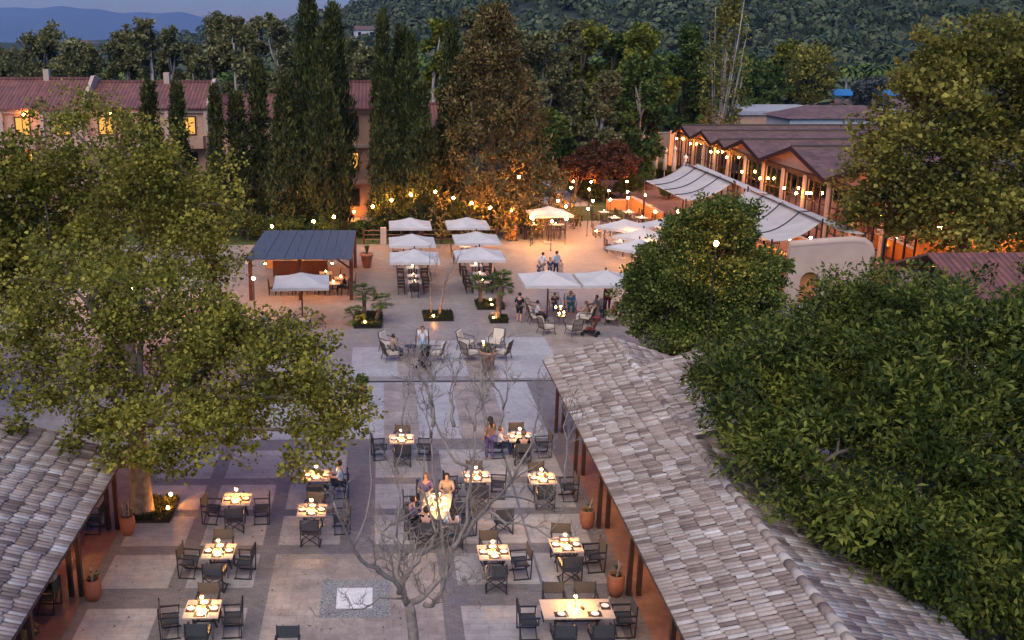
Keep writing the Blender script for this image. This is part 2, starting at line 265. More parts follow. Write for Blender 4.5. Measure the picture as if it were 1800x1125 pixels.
# ------------------------------------------------------------------ mesh building
class MB:
    def __init__(s): s.v = []; s.f = []; s.m = []
    def add(s, vs, fs, mi=0):
        o = len(s.v); s.v += [tuple(map(float, p)) for p in vs]; s.f += [tuple(i + o for i in f) for f in fs]; s.m += [mi] * len(fs); return s
    def box(s, c, d, rz=0, mi=0, M4=None):
        hx, hy, hz = d[0] / 2, d[1] / 2, d[2] / 2
        vs = [(x, y, z) for x in (-hx, hx) for y in (-hy, hy) for z in (-hz, hz)]
        cs, sn = math.cos(rz), math.sin(rz)
        vs = [(x * cs - y * sn + c[0], x * sn + y * cs + c[1], z + c[2]) for x, y, z in vs]
        return s.add(vs, [(0, 1, 3, 2), (4, 6, 7, 5), (0, 4, 5, 1), (2, 3, 7, 6), (0, 2, 6, 4), (1, 5, 7, 3)], mi)
    def beam(s, p, q, w, h=None, mi=0):
        """rectangular bar from p to q; w across, h in the up direction"""
        h = h or w; p, q = Vector(p), Vector(q); d = (q - p)
        if d.length < 1e-6: return s
        d.normalize(); u = Vector((0, 0, 1)) if abs(d.z) < 0.95 else Vector((0, 1, 0))
        r = d.cross(u).normalized() * w / 2; u = r.cross(d).normalized() * h / 2
        vs = []
        for e in (p, q):
            for a, b in ((-1, -1), (1, -1), (1, 1), (-1, 1)): vs.append(e + r * a + u * b)
        return s.add(vs, [(0, 3, 2, 1), (4, 5, 6, 7), (0, 1, 5, 4), (1, 2, 6, 5), (2, 3, 7, 6), (3, 0, 4, 7)], mi)
    def tube(s, pts, rad, n=6, mi=0, cap=True):
        pts = [Vector(p) for p in pts]; rad = [rad] * len(pts) if not hasattr(rad, '__len__') else rad
        vs = []; k = len(pts); prev = None
        for i, p in enumerate(pts):
            d = (pts[min(i + 1, k - 1)] - pts[max(i - 1, 0)])
            if d.length < 1e-9: d = Vector((0, 0, 1))
            d.normalize()
            a = prev if prev is not None else (Vector((1, 0, 0)) if abs(d.x) < 0.9 else Vector((0, 1, 0)))
            a = (a - d * a.dot(d)).normalized(); prev = a; b = d.cross(a)
            for j in range(n):
                t = 2 * math.pi * j / n; vs.append(p + (a * math.cos(t) + b * math.sin(t)) * rad[i])
        fs = [(i * n + j, i * n + (j + 1) % n, (i + 1) * n + (j + 1) % n, (i + 1) * n + j) for i in range(k - 1) for j in range(n)]
        if cap: fs += [tuple(range(n - 1, -1, -1)), tuple((k - 1) * n + j for j in range(n))]
        return s.add(vs, fs, mi)
    def lathe(s, prof, n=14, c=(0, 0, 0), mi=0):
        vs = []; k = len(prof)
        for r_, z in prof:
            for j in range(n):
                t = 2 * math.pi * j / n; vs.append((c[0] + r_ * math.cos(t), c[1] + r_ * math.sin(t), c[2] + z))
        fs = [(i * n + j, i * n + (j + 1) % n, (i + 1) * n + (j + 1) % n, (i + 1) * n + j) for i in range(k - 1) for j in range(n)]
        fs += [tuple(range(n - 1, -1, -1)), tuple((k - 1) * n + j for j in range(n))]
        return s.add(vs, fs, mi)
    def poly(s, pts, mi=0): return s.add(pts, [tuple(range(len(pts)))], mi)
    def slab(s, pts, th, mi=0):
        """closed plate: polygon pts (top) with thickness th straight down"""
        n = len(pts); vs = list(pts) + [(p[0], p[1], p[2] - th) for p in pts]
        fs = [tuple(range(n)), tuple(range(2 * n - 1, n - 1, -1))] + [(i, i + n, (i + 1) % n + n, (i + 1) % n) for i in range(n)]
        return s.add(vs, fs, mi)
    def sphere(s, c, r_, n=8, mi=0, sz=1.0):
        prof = [(max(0.001, r_ * math.sin(math.pi * i / (n // 2 + 1))), -r_ * sz * math.cos(math.pi * i / (n // 2 + 1))) for i in range(n // 2 + 2)]
        return s.lathe(prof, n, c, mi)
    def build(s, name, mats, parent=None, smooth=False):
        me = bpy.data.meshes.new(name); me.from_pydata(s.v, [], s.f)
        mats = mats if isinstance(mats, (list, tuple)) else [mats]
        for m in mats: me.materials.append(m)
        if len(mats) > 1: me.polygons.foreach_set('material_index', s.m)
        if smooth: me.polygons.foreach_set('use_smooth', [True] * len(s.f))
        me.update(); o = bpy.data.objects.new(name, me); COL.objects.link(o)
        if parent is not None: o.parent = parent
        return o
def npmesh(name, V, F, mat, parent=None, smooth=False):
    me = bpy.data.meshes.new(name); nv, nf = len(V), len(F); k = F.shape[1]
    me.vertices.add(nv); me.vertices.foreach_set('co', V.astype(np.float32).ravel())
    me.loops.add(nf * k); me.loops.foreach_set('vertex_index', F.astype(np.int32).ravel())
    me.polygons.add(nf); me.polygons.foreach_set('loop_start', np.arange(0, nf * k, k, dtype=np.int32))
    me.polygons.foreach_set('loop_total', np.full(nf, k, dtype=np.int32))
    me.materials.append(mat); me.update(calc_edges=True)
    if smooth: me.polygons.foreach_set('use_smooth', [True] * nf)
    o = bpy.data.objects.new(name, me); COL.objects.link(o)
    if parent is not None: o.parent = parent
    return o
def tag(o, label=None, cat=None, group=None, kind=None):
    if label: o['label'] = label
    if cat: o['category'] = cat
    if group: o['group'] = group
    if kind: o['kind'] = kind
    return o
def empty(name, loc, rz=0, label=None, cat=None, group=None):
    o = bpy.data.objects.new(name, None); COL.objects.link(o); o.empty_display_size = 0.2
    o.location = loc; o.rotation_euler = (0, 0, rz); return tag(o, label, cat, group)
KIDS = {}
def kids(o):
    return [c for c in bpy.data.objects if c.parent == o]
def dup(root, loc, rz=0, label=None, scale=None, group=None):
    if root.name not in KIDS: KIDS[root.name] = [(c, kids(c)) for c in kids(root)]
    r = root.copy(); COL.objects.link(r); r.location = loc; r.rotation_euler = (0, 0, rz)
    if scale is not None: r.scale = scale if hasattr(scale, '__len__') else (scale,) * 3
    if label: r['label'] = label
    if group: r['group'] = group
    for ch, gs in KIDS[root.name]:
        c = ch.copy(); COL.objects.link(c); c.parent = r
        for g in gs:
            d = g.copy(); COL.objects.link(d); d.parent = c
    return r
class Proto:
    """builds a thing once, moves it on first use, copies it afterwards"""
    def __init__(s, fn): s.fn = fn; s.o = None
    def __call__(s, loc, rz=0, label=None, scale=None, group=None):
        if s.o is None:
            s.o = s.fn(); s.o.location = loc; s.o.rotation_euler = (0, 0, rz)
            if scale is not None: s.o.scale = scale if hasattr(scale, '__len__') else (scale,) * 3
            if label: s.o['label'] = label
            if group: s.o['group'] = group
            s.last = s.o; return s.o
        s.last = dup(s.o, loc, rz, label, scale, group); return s.last
ORD = ['first', 'second', 'third', 'fourth', 'fifth', 'sixth', 'seventh', 'eighth', 'ninth', 'tenth', 'eleventh', 'twelfth', 'thirteenth', 'fourteenth', 'fifteenth', 'sixteenth', 'seventeenth', 'eighteenth', 'nineteenth', 'twentieth']
# ================================================================== SETTING: ground, paving, hills
def sheet(name, rects, z, mat):
    b = MB()
    for x0, y0, x1, y1 in rects: b.poly([(x0, y0, z), (x1, y0, z), (x1, y1, z), (x0, y1, z)])
    return tag(b.build(name, mat), kind='structure')
sheet('ground', [(-14000, -200, 14000, 12500)], -0.02, M['soil'])
sheet('terrace_paving', [(-8.4, 14, 6.6, 43.4), (6.6, 14, 17, 43.4)], 0.0, M['band'])
sheet('clay_floor', [(-22, 14, -8.4, 36), (7.0, 14, 17, 35.0)], 0.004, M['clay'])
xA, xB, xC, xF, xD, xE = (-8.1, -6.15), (-5.65, -3.73), (-3.25, -1.35), (-0.27, 1.62), (2.12, 4.5), (4.58, 6.45)
rows = [(22.3, 24.6), (25.65, 27.6), (28.15, 30.13), (30.62, 32.55), (33.1, 35.6)]
lp = [(x0, y0, x1, y1) for (x0, x1) in (xA, xB) for (y0, y1) in rows]
lp += [(x0, y0, x1, y1) for (x0, x1) in (xC, xF, xD, xE) for (y0, y1) in rows[2:]]
lp += [(2.12, 22.3, 6.3, 24.6), (2.12, 25.72, 4.5, 27.52), (4.58, 25.72, 6.45, 27.52)]
lp += [(-8.1, 14, -6.15, 21.3), (-5.65, 14, -3.73, 21.3), (2.12, 14, 6.3, 21.3)]
sheet('light_paving', lp, 0.004, M['panel'])
sheet('rubble_paving', [(-3.25, 21.5, 1.62, 27.58), (0.05, 36.7, 1.47, 43.4), (3.13, 36.7, 4.95, 43.4), (-3.2, 36.7, -1.4, 43.4), (0.72, 44.3, 2.3, 49.0), (4.0, 44.0, 5.4, 49.9), (8.5, 44.0, 12.0, 50.6)], 0.004, M['mosaic'])
sheet('pebble_border', [(-1.76, 24.05, 0.2, 26.05)], 0.008, M['pebble'])
sheet('white_slab', [(-1.31, 24.5, -0.31, 25.58)], 0.012, M['square'])
sheet('pale_paving', [(-1.4, 36.7, 0.05, 43.4), (1.47, 36.7, 3.13, 43.4), (4.95, 36.7, 6.55, 43.4), (-1.5, 44.3, 0.72, 49.0), (2.3, 44.3, 4.0, 50.1), (5.4, 44.0, 8.5, 50.6), (-5.5, 36.7, -3.2, 43.4), (-6, 44.3, -3.4, 49)], 0.004, M['whitep'])
sheet('drain', [(-14, 43.52, 12, 43.68)], 0.005, M['drain'])
sheet('plaza_paving', [(-24, 43.4, 33.4, 100), (-24, 36, -8.4, 43.4), (6.6, 43.4, 17, 43.4001)], 0.001, M['upper'])
sheet('pink_paving', [(-6, 52.4, -0.05, 54.2), (-6, 57.5, -0.05, 61.0), (-6, 66.5, -0.05, 70.5), (-1.7, 73.5, 8.6, 75.4), (2.5, 60, 4.2, 72), (-24, 44, -6.2, 51)], 0.005, M['pink'])
b = MB(); pth = [(17.2, 94), (19.4, 94), (19.6, 99), (19.2, 104), (18.8, 112), (17.6, 112), (17.9, 104), (17.6, 99)]
b.poly([(x, y, 0.006) for x, y in pth]); tag(b.build('path', M['asphalt']), kind='structure')
# lawn strips behind the plaza
sheet('lawn', [(-40, 75.8, 9.2, 86), (13, 86, 22, 93.9), (20, 94, 30, 118), (-60, 100, 30, 118)], 0.003, M['lawn'])

# hill on the far side
def lerp_list(x, pts):
    xs, ys = zip(*pts); return float(np.interp(x, xs, ys))
RIDGE = [(-900, 5), (-330, 8), (-200, 15), (-110, 20), (-82, 24.5), (-30, 27), (13, 44), (45, 50), (120, 68), (300, 95), (700, 130), (1500, 120)]
def hill_z(x, y):
    r = np.interp(x * 800 / np.maximum(y, 500), [p[0] for p in RIDGE], [p[1] for p in RIDGE])
    t = np.clip((y - 250 - 0.1 * x) / (800 - 250), 0, 1.0)
    t = t * t * (3 - 2 * t) * 0.45 + t * 0.55
    back = np.clip((y - 850) / 1400, 0, 1)
    z = r * t * (1 - back ** 1.5) + 3.5 * np.sin(x / 47.0 + y / 90) * t + 2.5 * np.sin(y / 37.0 - x / 60) * t
    return z
gx = np.linspace(-900, 1500, 121); gy = np.linspace(235, 2300, 90)
XX, YY = np.meshgrid(gx, gy); ZZ = hill_z(XX, YY) - 0.6 * (YY < 240)
V = np.stack([XX.ravel(), YY.ravel(), ZZ.ravel()], 1)
nx, ny = len(gx), len(gy); idx = np.arange(nx * ny).reshape(ny, nx)
Fc = np.stack([idx[:-1, :-1].ravel(), idx[:-1, 1:].ravel(), idx[1:, 1:].ravel(), idx[1:, :-1].ravel()], 1)
tag(npmesh('hill', V, Fc, M['hill'], smooth=True), kind='structure')
# distant mountains
mx = np.linspace(-6500, 6000, 200)
prof = np.interp(mx, [-6500, -4500, -3600, -3060, -2700, -1830, -1400, -975, -400, 400, 6000], [200, 330, 330, 322, 300, 255, 190, 95, 70, 60, 50])
rng = np.random.default_rng(3)
prof = prof + 12 * np.sin(mx / 170.0) + 7 * np.sin(mx / 63.0)
rowsm = []
for k, (yy, s_) in enumerate([(8200, 0.0), (8800, 0.35), (9400, 0.7), (10000, 1.0), (10800, 0.55), (11800, 0.0)]):
    rowsm.append(np.stack([mx, np.full_like(mx, yy) + 120 * np.sin(mx / 400 + k), np.maximum(prof * s_ + 14 * np.sin(mx / 230 + k * 2) * (0 < s_ < 1), -1)], 1))
V = np.concatenate(rowsm); n_ = len(mx); idx = np.arange(len(V)).reshape(-1, n_)
Fc = np.stack([idx[:-1, :-1].ravel(), idx[:-1, 1:].ravel(), idx[1:, 1:].ravel(), idx[1:, :-1].ravel()], 1)
tag(npmesh('mountains', V, Fc, M['mount'], smooth=True), kind='structure')

# ================================================================== FOLIAGE
def leaves(cent, rad, per, l, w, rng, squash=0.75, up=0.2, out=None, outw=0.5, droop=0.0, fold=0.25):
    """leaf quads round clump centres; returns verts, faces. out = crown centre that leaves point away from"""
    n = len(cent) * per; c = np.repeat(cent, per, 0); r_ = np.repeat(rad, per)
    d = rng.normal(size=(n, 3)); d /= np.linalg.norm(d, axis=1)[:, None]
    rr = r_ * rng.random(n) ** 0.45
    off = d * rr[:, None]; off[:, 2] *= squash
    p = c + off
    a = rng.normal(size=(n, 3)) * 0.8 + d * outw
    if out is not None:
        o = c - out; o /= (np.linalg.norm(o, axis=1)[:, None] + 1e-6); a += o * outw
    a[:, 2] += up - droop; a /= np.linalg.norm(a, axis=1)[:, None]
    nrm = rng.normal(size=(n, 3)) * 0.6; nrm[:, 2] += 1.0
    b_ = np.cross(a, nrm); b_ /= (np.linalg.norm(b_, axis=1)[:, None] + 1e-9); nn = np.cross(b_, a)
    s_ = (rng.uniform(0.5, 1.35, n) * np.repeat(rng.uniform(0.8, 1.2, len(cent)), per))[:, None]
    L_, W_ = a * l * s_, b_ * w * s_ * 0.5
    f_ = nn * (w * fold)
    V = np.stack([p, p + L_ * 0.5 + W_ + f_ * s_, p + L_, p + L_ * 0.5 - W_ + f_ * s_], 1).reshape(-1, 3)
    F = np.arange(n * 4).reshape(n, 4)
    return V, F
def lobe_points(lobes, n, rng, lo=0.55, noise=0.16):
    """clump centres in a set of ellipsoid lobes (cx,cy,cz,rx,ry,rz), mostly near the outside"""
    L_ = np.array(lobes, float); vol = (L_[:, 3] * L_[:, 4] * L_[:, 5]) ** (2 / 3); pk = rng.choice(len(L_), n, p=vol / vol.sum())
    d = rng.normal(size=(n, 3)); d /= np.linalg.norm(d, axis=1)[:, None]
    rr = rng.uniform(lo, 1.0, n) * (1 + noise * rng.normal(size=n))
    return L_[pk, :3] + d * rr[:, None] * L_[pk, 3:]
def limb(b, p, q, r0, r1, rng, n=6, sag=0.15, seg=8):
    p, q = np.array(p, float), np.array(q, float); ln = np.linalg.norm(q - p); pts = []
    w1 = rng.normal(size=3) * ln * 0.06
    for i in range(n + 1):
        t = i / n; x = p + (q - p) * t + w1 * math.sin(math.pi * t) + rng.normal(size=3) * ln * 0.015 * (0 < i < n)
        x[2] += sag * ln * math.sin(math.pi * t) * 0.6
        pts.append(x)
    b.tube(pts, [r0 + (r1 - r0) * i / n for i in range(n + 1)], seg)
    return pts
def tree(name, loc, trunk_h, tr, lobes, nclump, per, leaf, mat, bark, label, cat, group=None, seed=1, clump_r=0.7, droop=0.0, lo=0.5, lean=(0, 0), squash=0.75, twigs=30, noise=0.16, sag=0.12):
    rng = np.random.default_rng(seed)
    root = empty(name, loc, 0, label, cat, group)
    ctr = np.array(lobes)[:, :3].mean(0)
    cl = lobe_points(lobes, nclump, rng, lo, noise)
    cl = cl[cl[:, 2] > 0.5]
    rad = rng.uniform(0.6, 1.25, len(cl)) * clump_r
    V, F = leaves(cl, rad, per, leaf[0], leaf[1], rng, out=ctr, droop=droop, squash=squash)
    npmesh('crown', V, F, mat, root)
    b = MB(); top = (lean[0], lean[1], trunk_h)
    b.tube([(0, 0, -0.1), (0, 0, 0.25), (lean[0] * .3, lean[1] * .3, trunk_h * 0.4), top], [tr * 1.5, tr * 1.1, tr * 0.92, tr * 0.8], 10)
    ends = []
    for lb in lobes:
        e = np.array(lb[:3]); pts = limb(b, top, e, tr * 0.42, tr * 0.13, rng, sag=sag); ends.append(pts)
    allp = np.array([p for e in ends for p in e[2:]])
    for i in rng.choice(len(cl), min(twigs, len(cl)), replace=False):
        j = np.argmin(((allp - cl[i]) ** 2).sum(1)); limb(b, allp[j], cl[i], tr * 0.14, 0.012, rng, 4, seg=5)
    b.build('trunk', bark, root, smooth=True)
    return root
def ell(cx, cy, cz, rx, ry, rz, k, seed, sub=0.5):
    """main ellipsoid broken into k smaller lobes round its surface"""
    rng = np.random.default_rng(seed); out = [(cx, cy, cz, rx * 0.72, ry * 0.72, rz * 0.72)]
    for i in range(k):
        a = 2 * math.pi * (i + rng.uniform(-.3, .3)) / k; e = rng.uniform(-0.75, 0.95)
        ce = math.sqrt(max(0, 1 - e * e)); s_ = rng.uniform(0.8, 1.15) * sub
        out.append((cx + math.cos(a) * ce * rx * 0.62, cy + math.sin(a) * ce * ry * 0.62, cz + e * rz * 0.6, rx * s_, ry * s_, rz * s_ * 0.9))
    return out

# three plane trees on the pavilion side
tree('plane_tree', (-7.9, 30.3, 0), 3.4, 0.36,
     [(3.0, 0.5, 5.2, 3.0, 2.8, 2.0), (5.1, 0.6, 4.8, 2.0, 2.2, 1.5), (5.0, -2.4, 3.9, 2.3, 1.6, 1.2), (1.6, -2.8, 4.1, 2.6, 1.7, 1.3), (-1.2, -1.2, 5.0, 2.2, 2.2, 1.6),
      (0.6, 1.2, 7.0, 2.5, 2.6, 1.8), (2.4, 1.2, 5.9, 1.9, 1.8, 1.2), (-2.0, 1.5, 7.2, 2.6, 2.5, 1.9), (6.2, -0.4, 4.0, 1.0, 1.3, 1.0), (-3.4, 0.0, 5.4, 2.0, 2.2, 1.6)],
     420, 100, (0.135, 0.125), L['plane'], M['pbark'], 'big plane tree with lit trunk beside the tiled pavilion roof', 'tree', 'plane trees on the pavilion side', 11, 0.62, lo=0.45, twigs=70)
tree('plane_tree', (-11.6, 44.0, 0), 4.6, 0.38,
     [(-0.4, 0, 9.9, 3.6, 3.4, 2.7), (3.4, 0.5, 8.0, 2.9, 2.8, 2.1), (-3.4, 0, 8.6, 3.0, 2.8, 2.3), (1.8, -2.6, 6.8, 3.3, 2.4, 2.1), (-2.2, -2.4, 6.4, 3.2, 2.5, 2.0), (4.4, -0.8, 6.0, 1.7, 1.8, 1.3), (0.4, 2.6, 8.0, 3.2, 2.4, 2.3)],
     410, 92, (0.155, 0.145), L['plane'], M['pbark'], 'tall plane tree in front of the apartment block, beside the blue-roofed pergola', 'tree', 'plane trees on the pavilion side', 12, 0.8, lo=0.5, twigs=50)
tree('plane_tree', (-20.3, 41.0, 0), 4.4, 0.38,
     [(0, 0, 9.8, 3.6, 3.4, 2.9), (4.0, 0.5, 9.4, 2.9, 2.8, 2.3), (2.8, -2.6, 6.8, 3.3, 2.4, 2.1), (4.6, -0.8, 5.7, 2.7, 2.2, 1.9), (-2, -2, 7, 3, 3, 2)],
     380, 84, (0.20, 0.19), L['plane'], M['pbark'], 'plane tree cut by the picture edge behind the big lit one', 'tree', 'plane trees on the pavilion side', 13, 0.8, lo=0.5, twigs=40)
# walnut by the other pavilion
tree('walnut_tree', (16.7, 27.2, 0), 3.6, 0.32,
     [(0, 0, 6.2, 4.0, 3.6, 2.4), (-3.2, 1.8, 5.6, 2.9, 2.6, 1.9), (-2.6, -2.2, 4.9, 2.9, 2.6, 1.9), (3.0, -2.4, 5.2, 3.2, 2.6, 2.2), (3.4, 2.0, 6.6, 3.2, 2.8, 2.0), (-4.6, 3.4, 5.0, 2.0, 2.2, 1.6), (-1.6, -4.2, 3.3, 2.2, 2.0, 1.7), (1.5, -4.6, 3.6, 2.6, 2.2, 2.0), (-0.5, 3.8, 6.6, 3.2, 2.2, 1.9), (-4.4, 0.2, 4.4, 1.8, 1.8, 1.5), (0.6, -6.4, 2.8, 2.6, 1.8, 1.8), (3.6, -6.6, 3.6, 3.0, 2.0, 2.2), (-2.6, -5.6, 2.4, 1.3, 1.3, 1.1), (-6.9, -2.6, 5.0, 1.3, 1.7, .8), (-6.4, .4, 5.3, 1.3, 1.6, .9), (-6.0, -3.6, 4.2, 1.3, 1.6, .8), (-5.2, -5.2, 3.5, 1.2, 1.5, .8), (-4.4, -6.4, 3.0, 1.2, 1.3, .8), (-2.6, -5.4, 2.7, 1.9, 1.5, 1.2), (-.2, -6.0, 2.2, 2.2, 1.6, 1.6), (-5.52, -5.42, 4.3, 1.5, 1.4, .8), (-4.13, -5.94, 4.0, 1.6, 1.4, .9)],
     1450, 122, (0.205, 0.082), L['walnut'], M['bark'], 'large dark walnut tree overhanging the tiled roof', 'tree', None, 21, 0.6, droop=0.3, lo=0.3, twigs=40, sag=-0.12)
# round evergreen on the plaza edge
tree('round_tree', (14.5, 45.6, 0), 1.3, 0.28,
     ell(0.3, 0, 3.2, 4.3, 3.9, 2.6, 15, 5, 0.46) + ell(0.5, 0, 4.9, 3.7, 3.4, 2.3, 12, 6, 0.48) + ell(0.8, 0, 6.5, 2.2, 2.1, 1.6, 8, 7, 0.5), 1350, 100, (0.14, 0.105), L['ficus'], M['bark'], 'dense round evergreen tree on the plaza beside the roof gable', 'tree', None, 31, 0.5, lo=0.62, noise=0.05, twigs=20)
tree('plane_tree', (35.5, 60.0, 0), 5.0, 0.45,
     [(0, 0, 11.5, 5.2, 4.6, 4.2), (-3.8, -1, 8.4, 4.2, 3.8, 3.0), (4.0, -1, 9.2, 4.4, 4.0, 3.6), (-1.5, -2.5, 5.6, 4.4, 3.0, 2.4), (-5.4, 0, 5.6, 2.6, 2.6, 1.9), (3.5, -2.0, 5.2, 4.0, 3.0, 2.4), (1.2, 0, 14.2, 3.0, 2.8, 2.2), (-2.4, 1, 13, 2.4, 2.4, 2.2), (5, 1, 13.0, 3.4, 3, 3)],
     700, 96, (0.26, 0.23), L['planer'], M['pbark'], 'huge plane tree standing in front of the gabled restaurant', 'tree', None, 41, 1.05, lo=0.45, twigs=50)

# --- cypresses: three spindle meshes, copied
def spindle(h, r, n, per, rng, p=0.62, l=0.42, w=0.13, base=0.05, up=1.6, rag=0.18):
    z = rng.random(n) ** 0.85; a = rng.uniform(0, 2 * math.pi, n)
    prof = np.where(z < 0.25, 0.72 + 0.28 * z / 0.25, (np.clip(1 - (z - 0.25) / 0.78, 0, 1)) ** p)
    rr = r * prof * rng.uniform(0.55, 1.0, n) * (1 + rag * np.sin(a * 3 + z * 9) + 0.1 * rng.normal(size=n))
    c = np.stack([rr * np.cos(a), rr * np.sin(a), h * (base + (1 - base) * z)], 1)
    return leaves(c, rng.uniform(0.25, 0.5, n), per, l, w, rng, squash=1.3, up=up, out=None)
def cyp_proto(seed, r, ragg, mat, kind, n=520, per=16):
    def fn():
        rng = np.random.default_rng(seed); root = empty('cypress', (0, 0, 0), 0, None, 'cypress tree', 'cypresses before the apartment block')
        V, F = spindle(14, r, n, per, rng, rag=ragg); npmesh('crown', V, F, mat, root)
        MB().tube([(0, 0, -.1), (0.05, 0, 5), (0, 0, 12)], [0.22, 0.15, 0.04], 7).build('trunk', M['bark'], root); return root
    return Proto(fn)
CP = [cyp_proto(51, 0.95, 0.12, L['cyp'], 0), cyp_proto(52, 1.5, 0.2, L['cyp'], 1, 700, 18), cyp_proto(53, 1.9, 0.28, L['cyp'], 2, 800, 20)]
cyps = [(272, 80, 150, 42, 0), (320, 81, 152, 36, 0), (385, 79, 157, 34, 0), (421, 80, 168, 44, 0), (460, 81, 112, 40, 0), (508, 79, 142, 78, 2), (548, 84, -8, 66, 2),
        (590, 82, 20, 70, 2), (575, 79, 60, 72, 2), (673, 82, 34, 46, 1), (705, 84, 58, 58, 1), (722, 83, 70, 44, 1), (680, 78.5, 150, 62, 2), (708, 79.5, 118, 60, 2), (738, 78.5, 152, 62, 2), (790, 82, 48, 52, 1)]
wd = ['slim', 'slim', 'slim', 'slim', 'slim tall', 'broad low', 'tallest broad', 'tall broad', 'broad ragged', 'tall pointed', 'tall narrow', 'narrow hidden', 'wide front', 'wide middle', 'wide front', 'dark pointed']
for i, (px, Y, ty, wpx, k) in enumerate(cyps):
    p = atY(px, ty, Y); hz = p[2] / 14.0; x = atY(px, 330, Y)[0]; ww = wpx / 1770 * Y / 2 / (0.95, 1.5, 1.9)[k]
    CP[k]((x, Y, 0), random.uniform(0, 6), f'{wd[i]} dark cypress, {ORD[i]} along the row before the apartment block', (ww, ww, hz))
# brown wide conifer
rng = np.random.default_rng(61)
root = empty('conifer', (8.7, 81.5, 0), 0, 'wide russet-brown conifer beside the cypresses and garden bar', 'conifer tree')
cc = []
for i in range(900):
    z = rng.random() ** 1.1; a = rng.uniform(0, 6.283); r_ = 6.2 * (1 - z) ** 0.8 * rng.uniform(0.45, 1.0) * (1 + 0.2 * math.sin(5 * a + z * 14)) + 0.5
    cc.append((r_ * math.cos(a), r_ * math.sin(a), 1.2 + z * 16.3 - r_ * 0.12))
V, F = leaves(np.array(cc), rng.uniform(0.4, 0.85, 900), 42, 0.36, 0.14, rng, squash=0.9, up=0.2)
npmesh('crown', V, F, L['conif'], root)
MB().tube([(0, 0, -.1), (0.1, 0, 8), (0, 0, 16)], [0.4, 0.28, 0.05], 9).build('trunk', M['bark'], root, smooth=True)

# --- far trees
def far_tree(name, px, Y, ty, wpx, mat, bark, label, cat, seed, shape='round', per=56, group='trees beyond the buildings', bottom=0.25, leaf=(0.42, 0.32)):
    p = atY(px, ty, Y); h = p[2]; x = atY(px, 250, Y)[0]; r_ = wpx / 1770 * Y / 2; rng = np.random.default_rng(seed)
    root = empty(name, (x, Y, 0), 0, label, cat, group)
    lobes = []
    k = {'round': 9, 'tall': 15, 'poplar': 12}[shape]
    for i in range(k):
        t = (i + 0.5) / k; a = rng.uniform(0, 6.283)
        if shape == 'round': q = r_ * math.sin(math.pi * (0.15 + 0.75 * t)) ; s_ = 0.5
        elif shape == 'tall': q = r_ * (0.75 + 0.35 * math.sin(math.pi * t) - .35 * t); s_ = 0.40; bottom = min(bottom, .12)
        else: q = r_ * math.sin(math.pi * (0.2 + 0.72 * t)) * 0.7; s_ = 0.45
        z = h * (bottom + (0.97 - bottom) * t) - r_ * s_ * 0.35 * (t > 0.85)
        lobes.append((q * 0.6 * math.cos(a), q * 0.6 * math.sin(a), z, r_ * s_ * rng.uniform(.8, 1.25), r_ * s_, r_ * s_ * rng.uniform(0.7, 1.1)))
    c = lobe_points(lobes, 280, rng, 0.3, 0.22); c[:, 2] = np.minimum(c[:, 2], h)
    V, F = leaves(c, rng.uniform(.5, 1.0, len(c)) * r_ * 0.21, per, leaf[0], leaf[1], rng, up=0.1)
    npmesh('crown', V, F, mat, root)
    b = MB(); tr = 0.22 + h * 0.008
    b.tube([(0, 0, -.1), (0.1, 0, h * 0.4), (0, 0.1, h * 0.8)], [tr, tr * 0.7, tr * 0.25], 7)
    for lb in lobes[::2]: limb(b, (0, 0, max(1.5, lb[2] - h * 0.28)), lb[:3], tr * 0.4, 0.05, rng, 4, seg=5)
    b.build('trunk', bark, root, smooth=True)
    return root
fs = 100
gums = [(32, 40, 118), (95, 36, 90), (135, 62, 70), (232, 44, 62), (275, 34, 60), (308, 44, 44), (345, 74, 60), (378, 22, 72), (418, 20, 66), (452, 22, 56), (492, 18, 58), (520, 60, 60), (165, 80, 60), (610, 62, 66), (640, 80, 54)]
for i, (px, ty, w) in enumerate(gums):
    if i == 0: ty = 78
    fs += 1; far_tree('gum_tree', px, 128 + (i * 7) % 14, ty, w * 1.3, L['euc'], M['gbark'], f'grey-brown gum tree, {ORD[i]} along the row behind the red roof', 'gum tree', fs, 'tall')
